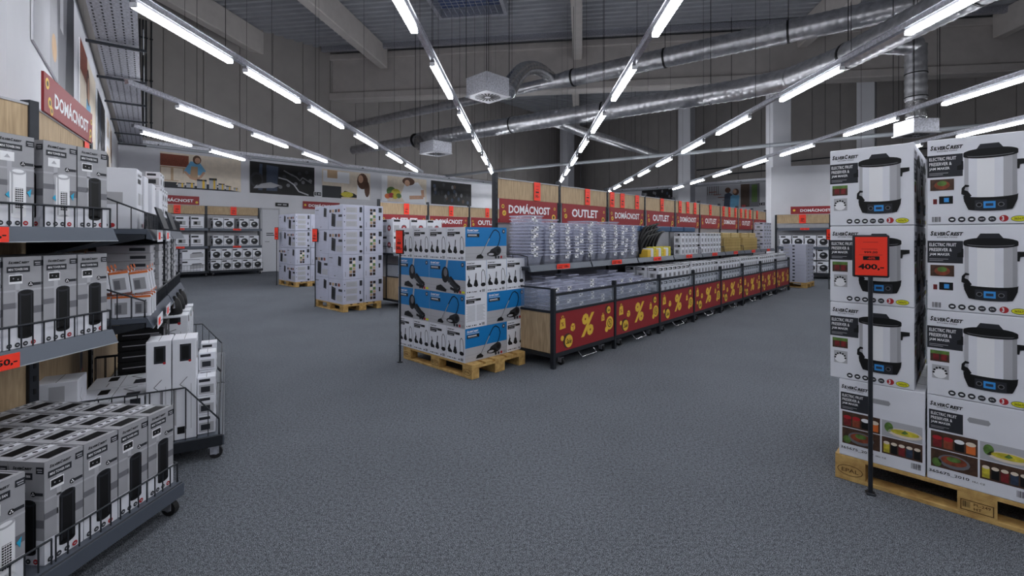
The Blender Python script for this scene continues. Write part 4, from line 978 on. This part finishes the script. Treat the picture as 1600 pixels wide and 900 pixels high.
# red price cards on strips of U1
def edgecard(big, w_=.2, h_=.064):
    mb = MB(); mb.box(-w_/2, -.003, 0, w_/2, 0, h_, M['tag']); P = Print(w_, h_); P.text(big, .45, .22, .5, .5, M['black'], 1, 0, .03); P.rect(.06, .5, .3, .6, M['black'], 1); mb.put(P, (-w_/2, -.003, 0), (1, 0, 0), (0, 0, 1)); return mb
def u1x(px, y):  # local x on U1 at depth y whose bearing is px
    k = (px-800)/F; fr = U1.sub(0, y); return (k*fr.o[1]-fr.o[0])/(fr.d[0]-k*fr.d[1])
thing('price_card', edgecard('250,-'), 'red 250,- price card on the middle shelf edge at far left', 'price card', U1.p(u1x(35, .35)-.11, .352, .877), U1.rz)
thing('price_card', edgecard('200,-'), 'red price card on the top shelf edge at the left border', 'price card', U1.p(u1x(18, .35)-.11, .352, 1.412), U1.rz)

# tower fan cartons
def fan_front(w_, h_, wht=False):
    P = Print(w_, h_)
    P.rect(0, .24, 1, 1, M['cardg'], 1); P.rect(0, 0, 1, .24, M['card'], 1); P.rect(0, .44, .34, .5, M['cardd'], 2); P.rect(.75, .36, 1, .44, M['cardd'], 2); P.rect(.0, .62, 1, .64, M['cardg2'], 2); P.rect(.3, .24, .42, .9, M['cardg2'], 2)
    P.logo(.12, .925, .55, .03, M['black'], 3); P.rect(.78, .89, 1, .955, M['blk2'], 3); P.rect(.81, .925, .96, .935, M['cardg2'], 4).rect(.83, .905, .96, .913, M['cardg2'], 4)
    P.rect(.08, .83, .68, .895, M['blk2'], 3); P.text('MINI TOWER FAN', .12, .85, .5, .026, M['white'], 4)
    P.rect(.13, .705, .48, .805, M['white'], 3)
    if wht: P.poly([(.22, .74), (.3, .78), (.38, .74)], M['cardg2'], 4)
    else: P.rect(.15, .73, .46, .795, M['black'], 4); P.circ(.24, .765, .02, M['cardg'], 5); P.circ(.36, .755, .02, M['cardg'], 5)
    P.circ(.7, .69, .07, M['black'], 3); P.rect(.75, .675, .98, .705, M['blk2'], 3)
    for a in (90, 210, 330): P.circ(.7+.03*cos(radians(a)), .69+.03*sin(radians(a))*w_/h_, .018, M['white'], 4)
    m = M['white'] if wht else M['black']; c = M['cardg2'] if wht else M['blk2']
    P.rect(.36, .12, .78, .60, m, 3); P.ell(.57, .12, .21, .03, m, 3); P.ell(.57, .60, .21, .035, c, 4); P.ell(.57, .605, .15, .02, m, 5); P.rect(.40, .14, .44, .58, c, 4)
    if wht:
        P.rect(.5, .2, .7, .42, M['black'], 5)
        for i in range(9): P.rect(.5, .215+.024*i, .7, .223+.024*i, M['white'], 6)
        for i in range(3): P.rect(.54+.05*i, .2, .55+.05*i, .42, M['white'], 6)
        P.poly([(.25, .34), (.34, .38), (.36, .3)], M['cyan'], 5); P.poly([(.8, .38), (.92, .42), (.88, .32)], M['cyan'], 5)
    else:
        P.rect(.7, .14, .73, .58, M['blk2'], 4)
    for i in range(4): P.circ(.14+.21*i, .035, .07, M['redp'] if i == 3 else M['blk2'], 3); P.ell(.14+.21*i, .035, .035, .008, M['cardg2'], 4)
    return P
def fan_top(w_, d):
    P = Print(w_, d); P.rect(0, 0, 1, 1, M['cardg2'], 1); P.rect(.2, .12, .85, .5, M['black'], 2); P.rect(.05, .6, .6, .68, M['cardd'], 2); P.rect(.1, .78, .95, .95, M['card'], 2)
    for i in range(3): P.circ(.25+.25*i, .86, .06, M['blk2'], 3)
    P.rect(.9, .1, .96, .7, M['cardd'], 2); return P
FW, FD, FH = .15, .15, .40
FANB = carton('fan_carton', FW, FD, FH, M['cardg'], fan_front(FW, FH), fan_front(FW, FH), fan_front(FW, FH), fan_front(FW, FH, True), fan_top(FW, FD), False, .002)
FANW = carton('fan_carton', FW, FD, FH, M['cardg'], fan_front(FW, FH, True), fan_front(FW, FH), fan_front(FW, FH), fan_front(FW, FH, True), fan_top(FW, FD), False, .002)
def fan(fr, x, y, z, me, lab, grp): thing('tower_fan_carton', me, lab, 'carton', fr.p(x, y, z), fr.rz+(random.random()-.5)*.04, grp)
FX = [1.25-.075-.075-.158*i for i in range(4)]
for r in range(5):
    for i in range(8):
        x = 1.25-.1-.156*i-(.06 if i > 3 else 0)
        if x < .05: continue
        fan(U1, x, .115+.156*r, .158, FANW if i == 4 else FANB, 'bottom shelf tower fan carton, %s row back, %s from the far end' % (ORD[r], ORD[i]), 'tower fan cartons on the bottom left shelf')
for r in range(2):
    for i in range(7):
        fan(U1, 1.25-.1-.158*i, .49+.156*r, .946, FANB, 'middle shelf tower fan carton, %s row back, %s from the far end' % (ORD[r], ORD[i]), 'tower fan cartons on the middle left shelf')
for r in range(2):
    for i in range(6):
        x = 1.25-.1-.158*i-(.03 if i > 1 else 0)
        if x < .05: continue
        fan(U1, x, .49+.156*r, 1.481, FANB if i == 0 else FANW, 'top shelf tower fan carton, %s row back, %s from the far end' % (ORD[r], ORD[i]), 'tower fan cartons on the top left shelf')
for i in range(7): fan(U0, 1.1-.156*i, .13, .158, FANW, 'white tower fan carton at the lower left corner, %s along' % ORD[i], 'white tower fan cartons beside the camera')

# goods on U2
def tall_art(w_, h_):
    P = Print(w_, h_); P.rect(.3, .78, .75, .95, M['blk2'], 1); P.rect(.38, .8, .66, .93, M['black'], 2); P.circ(.7, .78, .06, M['redp'], 2)
    P.stroke([(.55, .1), (.55, .5), (.3, .55), (.6, .62)], .03, M['cardd'], 2); P.stroke([(.75, .1), (.75, .55)], .02, M['cardg'], 2); P.rect(.2, .06, .5, .13, M['black'], 2); P.rect(.1, .15, .16, .5, M['cardg2'], 1); return P
ta = tall_art(.13, .63); TALL = carton('lamp_carton', .2, .125, .63, M['card'], ta, ta, ta, ta)
def u2(me, name, x, y, z, lab, cat='carton', rz=0, grp=None, fr=None):
    fr = fr or U2; return thing(name, me, lab, cat, fr.p(x, y, z), fr.rz+rz, grp)
for i, y in enumerate((.205, .335)): u2(TALL, 'lamp_carton', .13, y, .16, 'tall slim white lamp carton standing at the end of the lower basket, %s one' % (('right', 'left')[i],))
u2(carton('lamp_carton', .2, .19, .45, M['card'], ta, ta, Print(.19, .45).rect(.35, .72, .7, .95, M['cardg2'], 1).stroke([(.2, .05), (.2, .35), (.5, .3)], .02, M['cardd'], 1)), 'lamp_carton', .13, .80, .16, 'wide white lamp carton at the wall side of the lower basket')
fa = Print(.38, .1); fa.rect(.55, .2, .85, .9, M['cardg2'], 1).rect(.75, .5, .95, .95, M['blk2'], 2).circ(.45, .5, .05, M['redp'], 2).rect(.05, .6, .3, .85, M['cardg2'], 1)
ft = Print(.3, .33); ft.rect(.1, .1, .45, .3, M['blk2'], 1).rect(.55, .6, .9, .75, M['black'], 1).stroke([(.5, .2), (.8, .4), (.9, .2)], .03, M['cardd'], 1).rect(.1, .7, .4, .72, M['cardg'], 1)
FL2 = carton('flat_fitting_carton', .3, .33, .1, M['card'], fa, fa, Print(.33, .1).rect(.5, .2, .8, .9, M['cardg2'], 1).rect(.8, .5, .95, .95, M['blk2'], 2).circ(.42, .5, .05, M['redp'], 2), None, ft)
for c in range(2):
    for k in range(3):
        u2(FL2, 'flat_fitting_carton', .18+.315*c, .57, .16+.102*k, 'flat white fitting carton in the lower basket, %s pile, %s from the bottom' % (('near', 'far')[c], ORD[k]), rz=(random.random()-.5)*.08, grp='flat white cartons in the lower basket')
bk = Print(.1, .07); bk.rect(.1, .2, .5, .8, M['cardg2'], 1)
BK = carton('black_carton', .2, .26, .075, M['black'], bk, bk, Print(.26, .07).rect(.1, .45, .9, .55, M['cardg'], 1).rect(.7, .2, .95, .4, M['cardd'], 1))
for c in range(2):
    for k in range(8): u2(BK, 'black_carton', .78+.22*c, .5, .16+.077*k, 'flat black carton under the packets, %s stack, %s from the bottom' % (ORD[c], ORD[k]), grp='black cartons stacked behind the lamp cartons')
sb = Print(.1, .12); sb.rect(.1, .1, .9, .6, M['cardg2'], 1).rect(.2, .2, .7, .5, M['blk2'], 2).rect(.1, .75, .7, .9, M['blk2'], 1)
SB = carton('bulb_carton', .12, .1, .12, M['card'], sb, sb, sb, sb)
for k in range(3): u2(SB, 'bulb_carton', .12, .09, .16+.122*k, 'small square white carton in the basket corner, %s from the bottom' % ORD[k], grp='small square cartons in the front corner')
for c in range(3):
    for k in range(4-c % 2): u2(SB, 'bulb_carton', .3+.16*c, .09, .16+.122*k, 'small square carton along the basket front, %s column, %s up' % (ORD[c], ORD[k]), grp='small square cartons along the front edge')
# orange-white packets on the middle shelf of U2
pk = Print(.13, .16); pk.rect(.0, .9, 1, 1, M['orange'], 1).rect(.12, .15, .55, .7, M['cardg'], 1).rect(.6, .15, .88, .7, M['cardg2'], 1)
PKS = Print(.045, .16); PKS.rect(0, .9, 1, 1, M['orange'], 1).rect(.2, .1, .8, .75, M['cardg2'], 1)
PK = carton('packet', .13, .045, .16, M['card'], pk, pk, PKS, PKS)
PKR = carton('packet', .045, .09, .13, M['card'], PKS, PKS, pk and Print(.09, .13).rect(0, .9, 1, 1, M['orange'], 1).rect(.2, .2, .5, .6, M['cardd'], 2).rect(.15, .15, .8, .7, M['cardg'], 1), None)
for r in range(2):
    for i in range(5):
        for c in range(3):
            o = u2(PKR, 'packet', .07+.11*c, .42+.095*i, .947+.135*r, 'white and orange packet, %s layer, %s from the front, %s line' % (('lower', 'upper')[r], ORD[i], ORD[c]), 'packet', 0, 'orange and white packets in the middle basket')
            if r: o.rotation_euler[0] = -.12; o.location.z += .012
o = u2(PK, 'packet', .1, .62, 1.26, 'white packet with coloured end lying on top of the other packets', 'packet', .5); o.rotation_euler[1] = 1.45
# stacks of flat grey cartons farther on the middle shelf
fg = Print(.28, .05); fg.rect(.6, .3, .9, .7, M['blk2'], 1).rect(.05, .2, .3, .8, M['cardg2'], 1)
FG = carton('flat_grey_carton', .24, .28, .052, M['cardg2'], fg, fg, fg, fg); FGD = carton('flat_grey_carton', .14, .2, .052, M['blk2'], fg, fg, Print(.2, .05).rect(.1, .4, .8, .6, M['cardd'], 1))
for c in range(3):
    for k in range(8): u2(FG if c != 1 else FGD, 'flat_grey_carton', .56+.25*c, .56, .947+.0535*k, 'thin %s carton behind the packets, %s stack, %s up' % (('grey', 'black', 'grey')[c], ORD[c], ORD[k]), rz=(random.random()-.5)*.06, grp='thin cartons stacked behind the packets')
for c in range(4):
    for k in range(9): u2(FG if c % 2 else FGD, 'flat_grey_carton', .16+.27*c, .52+.04*(c % 2), .947+.0535*k, 'thin %s carton on the low unit, %s stack, %s up' % (('black', 'grey')[c % 2], ORD[c], ORD[k]), fr=U3, rz=(random.random()-.5)*.06, grp='thin cartons on the low unit')
# top shelf of U2
wa = Print(.34, .38); wa.logo(.06, .88, .4, .05, M['black']).rect(.05, .76, .4, .84, M['blk2'], 1).rect(.1, .4, .4, .6, M['cardg2'], 1).rect(.5, .4, .85, .6, M['cardg2'], 1).circ(.5, .06, .04, M['blk2'], 2).circ(.6, .06, .04, M['blk2'], 2).circ(.7, .06, .04, M['redp'], 2)
WC = carton('white_appliance_carton', .2, .36, .38, M['card'], wa, wa, wa, wa)
u2(WC, 'white_appliance_carton', .30, .64, 1.482, 'large white appliance carton on the top shelf right of the tower fans')
for i in range(3): u2(carton('white_appliance_carton', .16, .3, .36-.03*i, M['card'], sb, sb, wa and Print(.3, .36).rect(.6, .6, .9, .9, M['cardd'], 1)), 'white_appliance_carton', .52+.2*i, .60-.02*i, 1.482, '%s white carton behind the large appliance carton on the top shelf' % ORD[i])
for c in range(4):
    for k in range(4-(c > 1)): u2(SB, 'bulb_carton', .12+.15*c, .50, 1.482+.122*k, 'small white carton atop the low unit, %s column, %s up' % (ORD[c], ORD[k]), fr=U3, grp='small white cartons atop the low unit')
for i in range(2):
    u2(MB().add([(0, 0, 0), (.3, 0, 0), (.3, .04, .13), (0, .04, .13), (0, .012, 0), (.3, .012, 0), (.3, .05, .13), (0, .05, .13)], [(0, 1, 2, 3), (7, 6, 5, 4), (0, 4, 5, 1), (3, 2, 6, 7), (0, 3, 7, 4), (1, 5, 6, 2)], M['dark']), 'tag_holder', .05+.6*i, .31, 1.485, 'dark upright tag holder at the turned top shelf, %s' % (('near one', 'far one')[i],), 'tag holder')
    m_ = MB(); m_.box(-.13, -.003, 0, .13, 0, .075, M['card']); m_.put(Print(.26, .075).rect(.1, .2, .5, .8, M['tag'], 1).rect(.6, .3, .9, .4, M['blk2'], 1), (-.13, -.003, 0), (1, 0, 0), (0, 0, 1))
    for z, nm in ((1.40, 'top'), (.86, 'middle')): u2(m_ if z > 1 else m_.mesh('shelf_label'), 'shelf_label', .2+.5*i, .345, z, 'white and red label hanging at the %s edge, %s' % (nm, ('near', 'far')[i]), 'label', grp='shelf labels')
# kettles cartons on U3
def kettle():
    mb = MB(); prof = [(.055, 0), (.06, .02), (.055, .06), (.045, .1), (.03, .13), (.012, .14), (.01, .155)]
    n = 14; v = []; fs = []
    for r, z in prof: v += [(r*cos(2*pi*i/n), r*sin(2*pi*i/n), z) for i in range(n)]
    for j in range(len(prof)-1): fs += [(j*n+i, j*n+(i+1) % n, (j+1)*n+(i+1) % n, (j+1)*n+i) for i in range(n)]
    fs.append(tuple(range(n))[::-1]); fs.append(tuple((len(prof)-1)*n+i for i in range(n)))
    mb.add(v, fs, M['black'], True); mb.tube([(.05, 0, .03), (.09, 0, .04), (.095, 0, .09), (.05, 0, .12)], .008, M['black'], 8); mb.tube([(-.05, 0, .06), (-.08, 0, .11)], [.012, .007], M['chrome'], 8); return mb
KC = carton('kettle_carton', .2, .2, .3, M['card'], tall_art(.2, .3), None, tall_art(.2, .3))
for i in range(3):
    for k in range(2): u2(KC, 'kettle_carton', .13+.3*i, .36, .16+.302*k, 'white kettle carton in the low unit, %s column, %s' % (ORD[i], ('bottom', 'upper')[k]), fr=U3)
    u2(kettle(), 'kettle', .13+.3*i, .36, .766, 'black kettle on the white cartons of the low unit, %s' % ORD[i], 'kettle', fr=U3)

# ================================================================ BACK WALL SHELVES
def far_bay(fr, L, top, name, word, plan, signw=1.45):
    t = thing('shelf_unit', None, name, 'shelf unit', fr.p(0, 0), fr.rz); D = .57
    for x in (0, L): link('upright', MB().cbox(x-.03, D-.06, 0, x+.03, D, top, .004, M['dark']), t)
    link('back_panel', MB().box(.03, D-.03, .1, L-.03, D-.01, top-.32, M['cardg']), t); link('header_panel', MB().box(.03, D-.05, top-.3, L-.03, D-.02, top, M['wood']).box(.0, D-.06, top, L, D-.01, top+.015, M['cardg2']), t)
    link('base_shelf', MB().cbox(0, 0, .12, L-.02, D-.06, .2, .005, M['dark']), t)
    for z in (1.07, 1.7): link('shelf', MB().cbox(.02, .15, z-.03, L-.02, D-.06, z, .004, M['dark']), t); link('price_strip', MB().box(.02, .12, z-.09, L-.02, .148, z, M['strip']), t)
    mb = MB(); front_wire(mb, .02, L-.02, .01, .2, .22, .09); link('wire_basket', mb, t); caster(t, .1, .1, .045, .12); caster(t, L-.1, .1, .045, .12)
    if word:
        sm = MB(); sm.box(0, -.006, 0, signw, .006, .3, M['red']); P = Print(signw, .3); P.rect(0, 0, 1, 1, M['red']).text(word, .14, .28, .74, .45, M['white'], 2, 0, .03)
        for x, y, r in ((.05, .6, .025), (.95, .3, .03)): P.circ(x, y, r, M['yel'], 2)
        sm.put(P, (0, -.006, 0), (1, 0, 0), (0, 0, 1)); thing('hanging_sign', sm, 'red %s sign on top of the %s' % (word, name), 'sign', fr.p(.05, D-.05, top+.02), fr.rz)
    thing('price_card', pcard(.2, .32, '90,-'), 'red price card on the header of the %s' % name, 'price card', fr.p(L*.5, D-.053, top-.3), fr.rz)
    for z in (1.0, 1.63): thing('price_card', CARDS, 'red card, %s edge, %s' % (('upper', 'lower')[z < 1.2], name), 'price card', fr.p(L*.5, .118, z), fr.rz)
    return t
def appl(w_, h_, k):
    P = Print(w_, h_); P.rect(0, 0, 1, 1, M['card'], 1)
    if k == 0: P.ell(.56, .42, .36, .3, M['blk2'], 2).ell(.56, .45, .26, .18, M['black'], 3).ell(.5, .5, .14, .07, M['cardg2'], 4).rect(.06, .8, .5, .92, M['black'], 2).rect(.1, .05, .9, .14, M['cardg'], 2)
    elif k == 1: P.rect(.08, .75, .6, .9, M['blk2'], 2).rect(.2, .25, .75, .6, M['cardg'], 2).rect(.28, .32, .5, .55, M['black'], 3).rect(.08, .08, .9, .14, M['cardd'], 2)
    else: P.rect(.05, .8, .3, .93, M['blk2'], 2).poly([(.4, .2), (.95, .3), (.95, .65), (.4, .6)], M['cardg2'], 2).poly([(.45, .6), (.9, .65), (.85, .75), (.5, .72)], M['cardd'], 3).rect(.1, .06, .8, .1, M['cardd'], 2)
    return P
def ac(w_, d, h, k, body='card'): P = appl(w_, h, k); return carton('appliance_carton', w_, d, h, M[body], P, None, P, None)
dW = (.682, .731)
W2 = Fr(-10.58, 16.4, *dW); W1 = W2.sub(-1.72)
far_bay(W1, 1.7, 2.5, 'left shelf unit against the far left wall', 'DOMÁCNOST', None)
far_bay(W2, 1.74, 2.5, 'right shelf unit against the far left wall', None, None)
A0, A1, A2 = ac(.33, .3, .37, 0), ac(.4, .3, .4, 1), ac(.72, .4, .375, 2, 'cardl')
for k in range(2):
    for i in range(5): thing('appliance_carton', A0, 'grill carton at the base of the far wall, %s layer, %s along' % (('bottom', 'second')[k], ORD[i]), 'carton', W2.p(.19+.34*i, .25, .202+.4*k), W2.rz, 'grill cartons on the far-wall shelf')
    for i in range(2):
        thing('appliance_carton', A2, 'wide lilac carton on the base of the left far-wall shelf, %s layer, %s' % (('bottom', 'second')[k], ('left', 'right')[i]), 'carton', W1.p(.42+.78*i, .27, .202+.38*k), W1.rz, 'wide lilac cartons')
    for i, x in enumerate((.28, .62, 1.12, 1.46)): thing('appliance_carton', A0, 'grill carton on the %s shelf of the right far-wall unit, %s along' % (('middle', 'top')[k], ORD[i]), 'carton', W2.p(x, .33, (1.072, 1.702)[k]), W2.rz, 'grill cartons on the far-wall shelf')
    for i, x in enumerate((.28, .92, 1.36)): thing('appliance_carton', A1, 'appliance carton on the %s shelf of the left far-wall unit, %s along' % (('middle', 'top')[k], ORD[i]), 'carton', W1.p(x, .33, (1.072, 1.702)[k]), W1.rz, 'white appliance cartons on the far-wall shelf')
# small sign beyond the oven cartons
t0 = wt(FB, 473); sm = MB(); sm.box(0, -.01, 0, 1.6, .0, .32, M['red']); P = Print(1.6, .32); P.rect(0, 0, 1, 1, M['red']).text('DOMÁCNOST', .15, .28, .72, .45, M['white'], 2, 0, .03).circ(.06, .5, .03, M['yel'], 2); sm.put(P, (0, -.01, 0), (1, 0, 0), (0, 0, 1))
thing('hanging_sign', sm, 'red DOMÁCNOST sign on the far wall above the oven cartons', 'sign', FB.p(t0, -.01, 2.55), FB.rz)
# right alcove shelf
W5 = Fr(9.05, 15.9, .92, -.39); W6 = W5.sub(1.62)
far_bay(W5, 1.6, 2.16, 'shelf unit beyond the white column', None, None); far_bay(W6, 1.6, 2.16, 'shelf unit far right behind the boiler cartons', None, None)
sm = MB(); sm.box(0, -.006, 0, 1.3, .006, .26, M['red']); P = Print(1.3, .26); P.rect(0, 0, 1, 1, M['red']).text('DOMÁCNOST', .22, .28, .68, .45, M['white'], 2, 0, .03).circ(.08, .5, .03, M['yel'], 2); sm.put(P, (0, -.006, 0), (1, 0, 0), (0, 0, 1))
thing('hanging_sign', sm, 'red DOMÁCNOST sign partly hidden by the boiler cartons', 'sign', W5.p(.45, .54, 2.18), W5.rz)
for f_, nm in ((W5, 'shelf beyond the column'), (W6, 'shelf far right')):
    for k, z in enumerate((.202, .62, 1.072, 1.702)):
        for i in range(4):
            if k == 3: continue
            thing('appliance_carton', A0, 'grill carton on the %s, %s tier, %s from the left' % (nm, ORD[k], ORD[i]), 'carton', f_.p(.25+.36*i, .33, z), f_.rz, 'grill cartons on the %s' % nm)
# partition wall behind the alcove shelves
mb = MB(); mb.box(-.1, .95, 0, 12, 1.1, 3.9, M['wallw']); struct('wall_alcove', mb, W5.p(0, 0), W5.rz)
